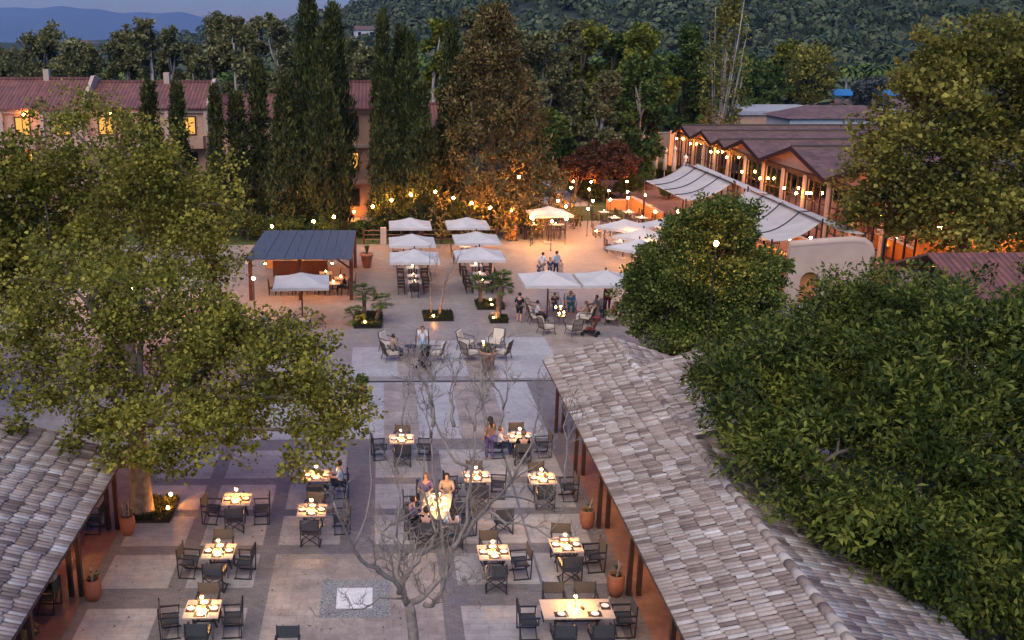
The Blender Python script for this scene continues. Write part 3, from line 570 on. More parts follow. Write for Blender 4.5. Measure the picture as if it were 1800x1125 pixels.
more = [('gum_tree', 950, 118, 45, 100, 'euc', 'tall', 'greyish gum tree beside the brown conifer top'), ('gum_tree', 1055, 106, 118, 66, 'euc', 'tall', 'drooping gum tree with pale forked stems behind the lantern path'),
        ('gum_tree', 990, 122, 28, 70, 'euc', 'tall', 'tall thin gum tree next to the greenish plane crowns'), ('plane_tree', 1015, 126, 34, 96, 'yellow', 'round', 'yellow-green plane tree topping the middle of the skyline'),
        ('plane_tree', 1068, 128, 52, 80, 'green', 'round', 'dark green plane tree behind the forked gum tree'), ('plane_tree', 1130, 124, 40, 104, 'yellow', 'round', 'yellow-topped plane tree just before the pale poplar'),
        ('willow_tree', 1120, 108, 92, 110, 'green', 'tall', 'soft green willow-like tree over the parasol terrace'), ('plane_tree', 1195, 126, 34, 82, 'green', 'round', 'dark tree tucked against the pale poplar'),
        ('plane_tree', 1330, 160, 104, 84, 'green', 'round', 'dark green tree between poplar and yellowish crown'), ('plane_tree', 1412, 162, 78, 116, 'planer', 'round', 'yellowish round tree above the flat violet roof'),
        ('plane_tree', 1370, 175, 70, 70, 'yellow', 'round', 'tree with yellow top behind the flat violet roof'), ('olive_tree', 1522, 150, 138, 62, 'olive', 'round', 'low silver olive tree under the palms'),
        ('gum_tree', 760, 112, 30, 60, 'yellow', 'tall', 'pale poplar-like tree showing between the cypress tips'), ('gum_tree', 905, 116, 40, 76, 'euc', 'tall', 'grey gum tree rising behind the russet conifer'),
        ('plane_tree', 975, 100, 190, 70, 'green', 'round', 'dark bush-like tree behind the garden bar'), ('gum_tree', 830, 120, 8, 90, 'euc', 'tall', 'brownish gum tree directly behind the russet conifer tip')]
for nm, px, Y, ty, w, mt, shp, lb in more:
    fs += 1; far_tree(nm, px, Y, ty, w, L[mt], M['gbark'] if shp == 'tall' else M['bark'], lb, 'tree', fs, shp, 48)
# tall pale poplar with upright stems
rng = np.random.default_rng(77); x, Y, _ = atY(1268, 200, 118)
root = empty('poplar_tree', (x, 118, 0), 0, 'tall poplar with pale bare stems beside the restaurant roofs', 'poplar tree')
b = MB(); hh = 20.0
for i in range(26):
    a = rng.uniform(0, 6.283); r0 = rng.uniform(0, 0.5); r1 = rng.uniform(0.6, 2.6); zt = rng.uniform(10, hh)
    b.tube([(r0 * math.cos(a), r0 * math.sin(a), 1.0), (r1 * .55 * math.cos(a), r1 * .55 * math.sin(a), zt * .45), (r1 * math.cos(a + .2), r1 * math.sin(a + .2), zt)], [0.16, 0.10, 0.03], 5)
b.tube([(0, 0, -.1), (0, 0, 3), (0, 0, hh)], [0.5, 0.42, 0.05], 8); b.build('trunk', M['gbark'], root, smooth=True)
n = 420; z = rng.uniform(0.22, 1.0, n); a = rng.uniform(0, 6.283, n); rr = 2.9 * np.sin(np.pi * (0.12 + 0.8 * z)) * rng.uniform(.35, 1, n)
V, F = leaves(np.stack([rr * np.cos(a), rr * np.sin(a), z * hh], 1), np.full(n, .5), 12, 0.34, 0.26, rng)
npmesh('crown', V, F, L['planer'], root)
# palms under the hill
def palm_proto():
    rng = np.random.default_rng(5); root = empty('palm_tree', (0, 0, 0), 0, None, 'palm tree', 'palms at the foot of the hill')
    MB().tube([(0, 0, -.1), (0.1, 0, 5), (0, 0, 9.5)], [0.35, 0.26, 0.24], 7).build('trunk', M['gbark'], root)
    b = MB()
    for i in range(26):
        a = i * 2.4; e = rng.uniform(-.4, 1.0); p0 = Vector((0, 0, 9.5)); d = Vector((math.cos(a), math.sin(a), 0)); sd = Vector((-d.y, d.x, 0))
        pts = [p0 + d * (2.6 * t) + Vector((0, 0, e * 1.9 * t - 2.0 * t * t)) for t in (0, .35, .7, 1)]
        for j in range(3):
            w0, w1 = (0.1, .55, .6, .05)[j], (0.1, .55, .6, .05)[j + 1]
            b.poly([pts[j] - sd * w0, pts[j] + sd * w0, pts[j + 1] + sd * w1, pts[j + 1] - sd * w1])
    b.build('crown', L['green'], root); return root
PP = Proto(palm_proto)
for i, (px, ty) in enumerate([(1492, 104), (1506, 112), (1520, 100), (1530, 108), (1542, 106), (1556, 104), (1577, 108)]):
    p = atY(px, ty, 235 + (i * 5) % 17); PP((p[0], p[1], 0), i, f'tall palm, {ORD[i]} in the line under the wooded hill', max(0.6, p[2] / 11.2))
# --- forests as masses
def forest(name, pts, rad, per, lf, mat, label, seed):
    rng = np.random.default_rng(seed); pts = np.array(pts); rad = np.array(rad)
    n = len(pts) * per; c = np.repeat(pts, per, 0); r_ = np.repeat(rad, per)
    d = rng.normal(size=(n, 3)); d /= np.linalg.norm(d, axis=1)[:, None]; d[:, 2] = np.abs(d[:, 2]) * 1.0 - 0.15
    p = c + d * (r_ * rng.uniform(.75, 1.05, n))[:, None]
    a = np.cross(d, rng.normal(size=(n, 3))); a /= np.linalg.norm(a, axis=1)[:, None]; b_ = np.cross(a, d)
    s_ = (r_ * lf * rng.uniform(.6, 1.3, n))[:, None]
    V = np.stack([p - a * s_, p + b_ * s_ * .8, p + a * s_, p - b_ * s_ * .8], 1).reshape(-1, 3)
    o = npmesh(name, V, np.arange(n * 4).reshape(n, 4), mat); return tag(o, label, 'forest', kind='stuff')
rng = np.random.default_rng(9); P_, Rr = [], []
for i in range(4300):
    Y = 255 + 640 * rng.random() ** 0.8; X = rng.uniform(-0.22, 0.70) * Y
    if X < -0.05 * Y and rng.random() < 0.5: continue
    r_ = rng.uniform(1.6, 4.0) if rng.random() < .7 else rng.uniform(4, 7.5); P_.append((X, Y, float(hill_z(np.array(X), np.array(float(Y)))) + r_ * 0.35)); Rr.append(r_)
forest('hill_forest', P_, Rr, 84, 0.19, L['forest'], 'dark wooded hillside rising behind the resort', 4)
P_, Rr = [], []
for i in range(2600):
    Y = 165 + 1900 * rng.random() ** 1.7; X = rng.uniform(-0.62, 0.0) * Y
    r_ = rng.uniform(2.5, 5.0) * (1 + Y / 2500); P_.append((X, Y, r_ * 0.7)); Rr.append(r_)
for i in range(360):
    Y = rng.uniform(150, 262); X = rng.uniform(0.0, 0.62) * Y; r_ = rng.uniform(2.5, 4.2); P_.append((X, Y, r_ * 0.8)); Rr.append(r_)
forest('plain_woods', P_, Rr, 40, 0.3, L['forest'], 'low dark trees covering the plain towards the sea', 6)
P_, Rr = [], []
for i in range(420):
    Y = rng.uniform(142, 215); X = rng.uniform(-0.5, 0.36) * Y; h_ = rng.uniform(4, 11.5) if X > 0 else rng.uniform(3, 8.5)
    P_.append((X, Y, h_)); Rr.append(rng.uniform(2.0, 3.6))
    if h_ > 6: P_.append((X + 1, Y, h_ * .45)); Rr.append(3.2)
forest('tree_belt', P_, Rr, 110, 0.15, L['green'], 'dense belt of mixed trees between the buildings and the hill', 8)
# a few far houses
hs = [(65, 87, 2, 'small white house far out on the plain'), (145, 72, 1, 'pale house row far beyond the gum trees'), (318, 80, 2, 'cream house with grey roof between the gum tops'), (30, 78, 1, 'distant house near the left hill foot, half hidden'),
      (614, 42, 3, 'white house high on the hill shoulder'), (640, 71, 3, 'small white house lower on the hill shoulder'), (165, 76, 1, 'tiny pale farmhouse on the plain')]
hs[3] = (35, 78, 1, 'tiny low white farmhouse on the plain beside the far woods')
for px, py, k, lb in hs:
    if k == 3: Yh = 780 if py < 50 else 520
    else: Yh = 900
    x, y, z = atY(px, py, Yh); zb = float(hill_z(np.array(x), np.array(float(Yh)))) if k == 3 else 0.0
    if k != 3: z = max(z, 9.0)
    z = zb + 4.5 if k == 3 else z; wdt = 9
    root = empty('house', (x, Yh, zb - 1), 0.2, lb, 'house', 'far houses')
    MB().box((0, 0, (z - zb) / 2), (wdt, 8, z - zb)).build('wall', M['white'], root)
    e = z - zb; MB().add([(-wdt / 2 - .5, -4.6, e), (wdt / 2 + .5, -4.6, e), (wdt / 2 + .5, 4.6, e), (-wdt / 2 - .5, 4.6, e), (-wdt / 2 - .5, 0, e + 2), (wdt / 2 + .5, 0, e + 2)], [(0, 1, 5, 4), (2, 3, 4, 5), (0, 4, 3), (1, 2, 5), (3, 2, 1, 0)]).build('roof', M['tile_mid'], root)
    for xx in (-3, 3): MB().box((xx, -4.02, e * .6), (1.6, .1, 1.8)).build('window', M['dkwin'], root)
# ================================================================== TILED PAVILIONS
def roof_tiles(b, e0, e1, r0, r1, rng, w=0.15, course=0.40, rad=0.068):
    """rows of half-round clay tiles on the plane eave e0->e1, ridge r0->r1 (each tile a tapered arch, laid a little crooked)"""
    e0, e1, r0, r1 = map(Vector, (e0, e1, r0, r1)); n = max(1, int((e1 - e0).length / w))
    nrm = (e1 - e0).cross(r0 - e0).normalized()
    if nrm.z < 0: nrm = -nrm
    for i in range(n):
        t = (i + 0.5) / n; a = e0.lerp(e1, t); c = r0.lerp(r1, t); sl = c - a; ln = sl.length; sd = sl.normalized(); ac = (e1 - e0).normalized()
        k = max(1, int(ln / course)); off = rng.uniform(-.06, .06)
        for j in range(k):
            u0 = j / k * ln + off * (j > 0); u1 = u0 + course * 1.22
            if u1 > ln + .05: u1 = ln + .05
            jj = rng.uniform(-.013, .013); tw = rng.uniform(-.012, .012); lift = rng.uniform(0, .016); rr = rad * rng.uniform(.92, 1.1)
            vs = []
            for u, q, hgt in ((u0, rr * 1.1, 0.045 + lift), (u1, rr * 0.88, 0.012)):
                m_ = a + sd * u + ac * (jj + (tw if u == u1 else 0))
                for s_ in (0, .2, .5, .8, 1):
                    th = math.pi * s_; vs.append(m_ - ac * q * math.cos(th) + nrm * (hgt + q * 0.62 * math.sin(th)))
            o = len(vs) // 2
            fs = [(q, q + 1, q + 6, q + 5) for q in range(4)]
            vs += [v - nrm * 0.018 for v in vs[:5]]; fs += [(q, 10 + q, 11 + q, q + 1) for q in range(4)]
            b.add(vs, fs)
def tile_clay():
    m, t = newmat('weathered_tile_mat')
    g = N(t, 'ShaderNodeNewGeometry'); r = N(t, 'ShaderNodeValToRGB'); e = r.color_ramp.elements
    e[0].position = 0; e[0].color = (0.15, 0.11, 0.095, 1); e[1].position = 1; e[1].color = (0.46, 0.425, 0.395, 1)
    for p, c in ((.15, (0.21, 0.16, 0.135)), (.4, (0.28, 0.22, 0.18)), (.6, (0.32, 0.26, 0.22)), (.8, (0.35, 0.30, 0.265)), (.92, (0.38, 0.335, 0.30))): x = e.new(p); x.color = rgba(c)
    t.links.new(g.outputs['Random Per Island'], r.inputs[0])
    nz = N(t, 'ShaderNodeTexNoise'); nz.inputs['Scale'].default_value = 1.1; nz.inputs['Detail'].default_value = 9; nz.inputs['Roughness'].default_value = .7; t.links.new(g.outputs['Position'], nz.inputs['Vector'])
    mr = N(t, 'ShaderNodeMapRange'); mr.inputs['From Min'].default_value = .3; mr.inputs['From Max'].default_value = .7; mr.inputs['To Min'].default_value = .68; mr.inputs['To Max'].default_value = 1.25; t.links.new(nz.outputs['Fac'], mr.inputs['Value'])
    n2 = N(t, 'ShaderNodeTexNoise'); n2.inputs['Scale'].default_value = 14; n2.inputs['Detail'].default_value = 6; t.links.new(g.outputs['Position'], n2.inputs['Vector'])
    m2 = N(t, 'ShaderNodeMapRange'); m2.inputs['To Min'].default_value = .7; m2.inputs['To Max'].default_value = 1.3; t.links.new(n2.outputs['Fac'], m2.inputs['Value'])
    mm = N(t, 'ShaderNodeMath', operation='MULTIPLY'); t.links.new(mr.outputs[0], mm.inputs[0]); t.links.new(m2.outputs[0], mm.inputs[1])
    mu = N(t, 'ShaderNodeVectorMath', operation='MULTIPLY'); t.links.new(r.outputs[0], mu.inputs[0]); t.links.new(mm.outputs[0], mu.inputs[1])
    p = N(t, 'ShaderNodeBsdfPrincipled'); p.inputs['Roughness'].default_value = .85; p.inputs['Specular IOR Level'].default_value = 0.2; t.links.new(mu.outputs[0], p.inputs['Base Color'])
    o = N(t, 'ShaderNodeOutputMaterial'); t.links.new(p.outputs[0], o.inputs[0]); return m
M['tile'] = tile_clay()
M['pan'] = pmat('tile_pan_mat', (0.10, 0.075, 0.06), (0.06, 0.045, 0.038), 5, 0.9, world=True)
def gable_roof(parent, xe, ze, xr, zr, y0, y1, seed, other=None, name='roof', ridge=True):
    """one roof slope from eave xe,ze up to ridge xr,zr between y0 and y1; other = far-side eave (x, z)"""
    rng = random.Random(seed); b = MB()
    b.slab([(xe, y0, ze), (xe, y1, ze), (xr, y1, zr), (xr, y0, zr)] if xe > xr else [(xe, y1, ze), (xe, y0, ze), (xr, y0, zr), (xr, y1, zr)], 0.06)
    if other: b.slab([(other[0], y0, other[1]), (other[0], y1, other[1]), (xr, y1, zr - .002), (xr, y0, zr - .002)] if other[0] > xr else [(other[0], y1, other[1]), (other[0], y0, other[1]), (xr, y0, zr - .002), (xr, y1, zr - .002)], 0.06)
    ro = b.build(name, M['pan'], parent)
    t = MB(); roof_tiles(t, (xe, y0, ze), (xe, y1, ze), (xr, y0, zr), (xr, y1, zr), rng)
    if other: roof_tiles(t, (other[0], y0, other[1]), (other[0], y1, other[1]), (xr, y0, zr), (xr, y1, zr), rng)
    t.build('tile', M['tile'], ro, smooth=True)
    if ridge:
        t = MB(); y = y0
        while y < y1 - .05:
            l_ = min(.42, y1 - y); s_ = 1 if xe > xr else 1
            t.tube([(xr + rng.uniform(-.015, .015), y, zr + .03 + rng.uniform(0, .02)), (xr, y + l_, zr + .02)], [.14, .12], 10); y += .36
        t.build('ridge_tile', M['tile'], ro, smooth=True)
    return ro
def post_pair(parent, x, y, h, s):
    for dx in (-.14, .14): MB().box((x + dx, y, h / 2), (.12, .16, h)).build('post', M['wood'], parent)
# --- pavilion with the long roof beside the walnut
pv = empty('pavilion', (0, 0, 0), 0, 'open pavilion with weathered clay tile roof beside the walnut tree', 'pavilion', 'tiled pavilions')
XE, ZE, XR, ZR = 6.45, 2.8, 9.1, 3.66
gable_roof(pv, XE - .1, ZE, XR, ZR, 13.0, 38.04, 1, other=(11.75, 2.78))
gable_roof(pv, 8.2, 3.41, 11.1, 4.33, 27.6, 34.1, 2, other=(13.6, 3.5), name='upper_roof')
MB().add([(8.3, 27.75, 3.3), (13.5, 27.75, 3.42), (11.1, 27.75, 4.24), (8.3, 27.95, 3.3), (13.5, 27.95, 3.42), (11.1, 27.95, 4.24)], [(0, 1, 2), (5, 4, 3), (0, 3, 4, 1), (1, 4, 5, 2), (2, 5, 3, 0)]).build('gable', M['stuccow'], pv)
MB().slab([(11.75, 13, 2.74), (11.75, 20.2, 2.74), (12.45, 20.2, 2.51), (12.45, 13, 2.51)], .06).build('eave_board', M['woodb'], pv)
gb = MB(); roof_tiles(gb, (12.5, 13, 2.54), (12.5, 20.2, 2.54), (11.7, 13, 2.8), (11.7, 20.2, 2.8), random.Random(4)); gb.build('tile', M['tile'], pv, smooth=True)
MB().beam((XE + .5, 13, 2.84), (XE + .5, 38, 2.84), .14, .2).build('beam', M['wood'], pv)
MB().beam((11.2, 13, 2.7), (11.2, 38, 2.7), .14, .2).build('beam', M['wood'], pv)
rb = MB()
for y in np.arange(13.3, 38, .8): rb.beam((XE, y, 2.74), (9.05, y, 3.57), .08, .1)
rb.build('rafter', M['woodb'], pv)
for y in (16.9, 21.0, 25.1, 29.15, 33.2, 37.3): post_pair(pv, 7.02, y, 2.76, 0)
MB().box((12.0, 25.5, 1.3), (.2, 25, 2.6)).build('wall', M['stuccow'], pv)
# --- the other pavilion
pl = empty('pavilion', (0, 0, 0), 0, 'open pavilion with weathered clay tile roof beside the lit plane trunk', 'pavilion', 'tiled pavilions')
gable_roof(pl, -7.85, 2.8, -12.6, 4.38, 13.0, 28.75, 5, other=(-17.3, 2.8))
MB().beam((-8.5, 13, 2.8), (-8.5, 28.6, 2.8), .14, .2).build('beam', M['wood'], pl)
rb = MB()
for y in np.arange(13.3, 28.6, .8): rb.beam((-7.9, y, 2.74), (-12.5, y, 4.28), .08, .1)
rb.build('rafter', M['woodb'], pl)
for y in (17.1, 21.4, 25.3, 29.3): post_pair(pl, -8.6, y, 2.75, 0)
MB().box((-13.5, 21, 1.4), (.2, 15, 2.8)).build('wall', M['orange'], pl)

# ================================================================== APARTMENT BLOCK
YA = 88.0; ap = empty('apartment_building', (0, YA, 0), 0, 'long three storey peach apartment block with red tiled roof behind the cypresses', 'building')
ze = atY(300, 190, YA)[2]; zr = atY(300, 149, YA + 4.5)[2]
segs = [(-52, -36.2, 0, 0), (-36.2, -29, .35, .4), (-29, -21.7, 0, 0), (-21.7, -14.2, 0, -.55), (-14.2, -9, -.5, -.2), (-9, -1.2, .1, .05), (-1.2, 5.2, -.9, -1.7)]
segs = [(-52, -35.9, 0, 0), (-35.9, -25.5, .5, .5), (-25.5, -14.9, .0, .2), (-14.9, -9.0, -.3, -1.0), (-9.0, -.5, .2, .2), (-.5, 5.6, -.8, -1.8)]
for i, (x0, x1, dy, dz) in enumerate(segs):
    f = YA + dy * 0; h = ze + min(0, dz) ; k = zr + dz
    MB().box(((x0 + x1) / 2, 5.0 - dy, h / 2), (x1 - x0 - .01, 9, h)).build('wall', M['stucco'], ap)
    r_ = MB(); y0, y1, ym = .0 - dy, 10 - dy, 5.0 - dy
    r_.slab([(x0, y0, h), (x1, y0, h), (x1, ym, k), (x0, ym, k)], .15); r_.slab([(x1, y1, h), (x0, y1, h), (x0, ym, k - .003), (x1, ym, k - .003)], .15)
    ro = r_.build('roof', M['tile_far'], ap)
    MB().beam((x0, ym, k + .08), (x1, ym, k + .08), .3, .2).build('ridge', M['tile_far'], ro)
    g_ = MB(); g_.add([(x1 - .15, y0 + .2, h - .3), (x1 - .15, ym, k - .2), (x1 - .15, y1, h - .3), (x1 + .15, y0 + .2, h - .3), (x1 + .15, ym, k - .2), (x1 + .15, y1, h - .3), (x1 - .15, ym - .6, k + .3), (x1 + .15, ym - .6, k + .3), (x1 - .15, y0 + .6, h + .4), (x1 + .15, y0 + .6, h + .4), (x1 - .15, ym + .4, k + .3), (x1 + .15, ym + .4, k + .3)],
        [(0, 8, 6, 10, 2), (3, 5, 11, 7, 9), (8, 9, 7, 6), (6, 7, 11, 10), (0, 3, 9, 8), (2, 10, 11, 5)])
    g_.build('parapet', M['stuccow'], ap)
    MB().box(((x0 + x1) / 2 + 1, ym, k + .35), (.5, .6, 1.0)).build('chimney', M['stuccow'], ro)
    nb = max(1, int((x1 - x0) / 3.4)); bw = (x1 - x0) / nb
    fl = h / 3.0
    for q in range(3):
        sb = MB().box(((x0 + x1) / 2, .38 - dy, q * fl + fl * .97 if q < 2 else h - .28), (x1 - x0 - .04, .3, .28)); sb.build('band', M['stuccow'], ap)
        for j in range(nb):
            cx = x0 + (j + .5) * bw; z0 = q * fl + (1.0 if q < 2 else .9)
            lit = ((j * 7 + q * 5 + i * 3) % 3) == 0 or q == 2 and (j + i) % 2 == 0
            wf = MB(); 
            for dx in (-.62, .62): wf.box((cx + dx, .46 - dy, z0 + .75), (.1, .14, 1.6))
            for dz2 in (0, 1.5): wf.box((cx, .46 - dy, z0 + dz2), (1.14, .14, .1))
            wf.box((cx, .47 - dy, z0 + .75), (.06, .1, 1.4))
            w_ = wf.build('window', M['wood'], ap)
            MB().box((cx, .49 - dy, z0 + .75), (1.14, .04, 1.4)).build('pane', M['winlit'] if lit else M['dkwin'], w_)
    for j in range(nb + 1):
        cx = x0 + j * bw; MB().box((min(max(cx, x0 + .2), x1 - .2), .3 - dy, h / 2 + fl), (.32, .3, fl - .35)).build('pilaster', M['stuccow'], ap)
    # balconies on alternate bays of the two upper floors
    for q in (1, 2):
        for j in range(i % 2, nb, 2):
            cx = x0 + (j + .5) * bw; bb = MB(); z0 = q * fl - .1
            bb.box((cx, -.35 - dy, z0), (bw - .6, 1.3, .14)); bb.box((cx, -.95 - dy, z0 + .5), (bw - .6, .12, .9))
            for s_ in (-1, 1): bb.box((cx + s_ * (bw / 2 - .36), -.35 - dy, z0 + .5), (.12, 1.08, .9))
            bb.build('balcony', M['stucco'], ap)
for px, pz in ((622, 1.1),):
    x = atY(px, 378, YA)[0]; MB().box((x, .42, 1.1), (1.6, .2, 2.2)).build('door', M['orange'], ap)

# ================================================================== GABLED RESTAURANT
XW = 33.5; YR = [115.5, 108.5, 101.3, 97.3, 88.1, 74.7, 61.5]
rs = empty('restaurant_building', (XW, 0, 0), 0, 'restaurant hall with row of brown tiled gables and tall glass front', 'building')
EZ = 5.1
for i in range(6):
    y1, y0 = YR[i], YR[i + 1]; ym = (y0 + y1) / 2; pk = EZ + (y1 - y0) * .5 * .24 + .1; dep = [22, 20, 18, 17, 15, 13][i]
    g = MB(); g.slab([(0, 0, 0)] * 3, 0) if False else None
    tri = [(y0 + .1, EZ - .1), (y1 - .1, EZ - .1), (ym, pk - .12)]
    vs = [(0.1, a, c) for a, c in tri] + [(.3, a, c) for a, c in tri]
    g.add(vs, [(0, 1, 2), (3, 5, 4), (0, 3, 4, 1), (1, 4, 5, 2), (2, 5, 3, 0)]); g.build('gable', M['stucco'], rs)
    r_ = MB(); ov = -.5
    r_.slab([(ov, y0, EZ), (dep, y0, EZ), (dep, ym, pk), (ov, ym, pk)][::-1], .14); r_.slab([(ov, ym, pk - .003), (dep, ym, pk - .003), (dep, y1, EZ), (ov, y1, EZ)][::-1], .14)
    ro = r_.build('roof', M['tile_mid'], rs)
    MB().beam((ov, ym, pk + .06), (dep, ym, pk + .06), .28, .14).build('ridge', M['pan'], ro)
    fb = MB(); fb.beam((ov - .03, y0 + .05, EZ - .16), (ov - .03, ym, pk - .16), .06, .34); fb.beam((ov - .03, ym, pk - .16), (ov - .03, y1 - .05, EZ - .16), .06, .34)
    fb.build('fascia', M['wood'], ro)
    MB().box((.1, ym, EZ - .26), (.3, y1 - y0 - .6, .3)).build('lintel', M['wood'], rs)
    nc = 3 if y1 - y0 > 10 else (2 if y1 - y0 > 5 else 1); ys = [y0 + (y1 - y0) * j / nc for j in range(nc + 1)]
    for j in range(nc + (i == 5) * 0):
        c = ys[j + 1] if j < nc - 1 else y1
        MB().box((0, c, EZ / 2 - .15), (.22, .5, EZ - .3)).build('column', M['stuccow'], rs)
    for j in range(nc):
        a, c = ys[j] + .23, ys[j + 1] - .23; fr = MB()
        for yy in (a + .05, (a * 2 + c) / 3, (a + c * 2) / 3, c - .05): fr.box((.05, yy, 2.35), (.1, .09, 4.7))
        for zz in (.1, 1.1, 3.0, 4.6): fr.box((.05, (a + c) / 2, zz), (.08, c - a, .1))
        w_ = fr.build('window', M['wood'], rs)
        MB().poly([(.06, a, .1), (.06, c, .1), (.06, c, 4.65), (.06, a, 4.65)]).build('pane', M['glass'], w_)
    MB().box((8.2, ym, 2.4), (.2, y1 - y0 - .02, 4.8)).build('inner_wall', M['stuccow'], rs)
    MB().box((4.1, ym, .1), (8, y1 - y0 - .02, .2)).build('inner_floor', M['clay'], rs)
    for k_ in range(2 + (i > 2)):
        yy = y0 + (y1 - y0) * (k_ + .5) / (2 + (i > 2)); p_ = MB(); p_.tube([(2.6, yy, 3.5), (2.6, yy, 5.2)], .02, 5); pd = p_.build('pendant', M['wood'], rs)
        MB().sphere((2.6, yy, 3.35), .2, 8).build('bulb', M['glow'], pd)
        t_ = MB(); t_.box((2.0, yy, .95), (1.2, 1.6, .06)); t_.box((2.0, yy, .56), (.12, .12, .72)); t_.build('inner_table', M['cloth'], rs)
MB().box((8, 118, 2.5), (16, .3, 5)).build('end_wall', M['stucco'], rs)
# flat violet building and low white one behind
fb = empty('flat_roof_building', (0, 140, 0), 0, 'low peach building with flat violet grey roof behind the restaurant', 'building')
MB().box((60, 8, 2.6), (28, 16, 5.2)).build('wall', M['stucco'], fb); MB().box((60, 8, 5.35), (28.6, 16.6, .3)).build('roof', M['asphalt'], fb)
MB().box((55.5, 7.8, 5.62), (15, 15, .2)).build('terrace_slab', M['whitep'], fb)
for x in (50, 56, 62, 68): MB().box((x, -.05, 2.6), (1.6, .12, 1.6)).build('window', M['dkwin'], fb)
for j, (px, Y, w, h, lb) in enumerate([(1450, 128, 9, 5.6, 'small house with tiled pyramid roof behind the restaurant ridge'), (1520, 150, 12, 5.2, 'white walled house with tiled roof below the palms')]):
    x = atY(px + 40, 200, Y)[0]; r_ = empty('house', (x, Y, 0), 0, lb, 'house')
    MB().box((0, 4, h / 2), (w * 1.6, 8, h)).build('wall', M['white'], r_)
    W2 = w * .8 + .5; MB().add([(-W2, -.6, h), (W2, -.6, h), (W2, 8.6, h), (-W2, 8.6, h), (-W2 + 4, 4, h + 1.4), (W2 - 4, 4, h + 1.4)], [(0, 1, 5, 4), (2, 3, 4, 5), (0, 4, 3), (1, 2, 5), (3, 2, 1, 0)]).build('roof', M['tile_mid'], r_)
    for xx in (-w * .4, w * .3): MB().box((xx, -.03, h * .55), (1.4, .1, 1.3)).build('window', M['dkwin'], r_)
aw = empty('market_awning', (atY(1500, 180, 170)[0], 170, 0), 0, 'bright blue awning far behind the violet roof', 'awning')
MB().slab([(-9, -2, 6.4), (9, -2, 6.4), (9, 2, 7.2), (-9, 2, 7.2)], .1).build('canopy', M['poolblue'], aw)
for x in (-8.5, 0, 8.5): MB().box((x, -1.8, 3.2), (.2, .2, 6.4)).build('post', M['white'], aw)
# tiled house behind the walnut, plus curved garden wall with arched niche
th = empty('tiled_house', (27.5, 44.5, 0), 0, 'low house with violet tiled roof hidden behind the walnut crown', 'house')
MB().box((9, 4, 1.7), (18, 7, 3.4)).build('wall', M['stuccow'], th)
r_ = MB(); r_.slab([(-.5, -.2, 3.4), (18.5, -.2, 3.4), (18.5, 4, 4.9), (-.5, 4, 4.9)], .12); r_.slab([(18.5, 8.2, 3.4), (-.5, 8.2, 3.4), (-.5, 4, 4.9), (18.5, 4, 4.9)], .12)
r_.build('roof', M['tile_far'], th)
MB().box((3, .45, 1.6), (1.2, .14, 1.4)).build('window', M['dkwin'], th)
gw = empty('garden_wall', (0, 57.0, 0), 0, 'peach plastered garden wall with curved top and arched niche', 'wall')
b = MB(); top = [(23.7, 3.5), (25, 3.62), (26.4, 3.72), (27.4, 3.78), (28.0, 3.7), (28.35, 3.45), (28.5, 3.1), (28.6, 2.4), (28.7, 0)]
arch = [(24.45, 0)] + [(25.0 - .55 * math.cos(math.pi * i / 10), 1.45 + .55 * math.sin(math.pi * i / 10)) for i in range(11)] + [(25.55, 0)]
prf = [(23.7, 0)] + arch + [(28.7, 0)] + top[:-1][::-1]
vs = [(x, 0, z) for x, z in prf] + [(x, .45, z) for x, z in prf]; n_ = len(prf)
b.add(vs, [tuple(range(n_)), tuple(range(2 * n_ - 1, n_ - 1, -1))] + [(i, (i + 1) % n_, (i + 1) % n_ + n_, i + n_) for i in range(n_)])
b.build('wall_face', M['stuccow'], gw); MB().box((25, .55, 1.0), (1.3, .1, 2.1)).build('niche', M['orange'], gw)
c_ = MB(); c_.tube([(x, .22, z + .05) for x, z in top[:-1]], .26, 8); c_.build('coping', M['stuccow'], gw, smooth=True)
# terrace parapets in orange plaster
def parapet(pts, h, lb, mat='orange', gate=0.0, th_=.3):
    r_ = empty('parapet_wall', (0, 0, 0), 0, lb, 'wall', None); b = MB(); c = MB()
    for p, q in zip(pts[:-1], pts[1:]):
        b.beam((p[0], p[1], h / 2), (q[0], q[1], h / 2), th_, h); c.beam((p[0], p[1], h + .04), (q[0], q[1], h + .04), th_ + .12, .08)
    b.build('wall_face', M[mat], r_); c.build('coping', M['stuccow'], r_); return r_
parapet([(22.9, 91.5), (23.2, 82.5)], 1.25, 'orange terrace wall leading down to the white parasols')
parapet([(25.4, 76), (27.0, 64.4)], 1.25, 'orange terrace wall under the shade sail beside the round tree')
parapet([(20.7, 92), (22.75, 91.7)], .9, 'short orange wall at the head of the terrace steps')
parapet([(30.4, 73), (30.8, 60)], 1.2, 'orange wall between dining terrace and glass front')
parapet([(30, 120), (44, 126)], 4.4, 'long pale wall behind the closed parasols', 'stucco')
# terrace floor under the sails
sheet('terrace_floor', [(23.4, 58, 33.2, 112)], .03, M['clay'])
oc = empty('menu_pillar', (10.05, 78.0, 0), 0, 'orange wooden menu pillar standing beside the garden bar', 'pillar')
MB().box((0, 0, 1.0), (.9, .6, 2.0)).build('cabinet', M['orange'], oc); MB().box((0, 0, 2.05), (1.1, .8, .12)).build('cap', M['wood'], oc); MB().box((0, -.31, 1.3), (.6, .03, .9)).build('board', M['wood'], oc)

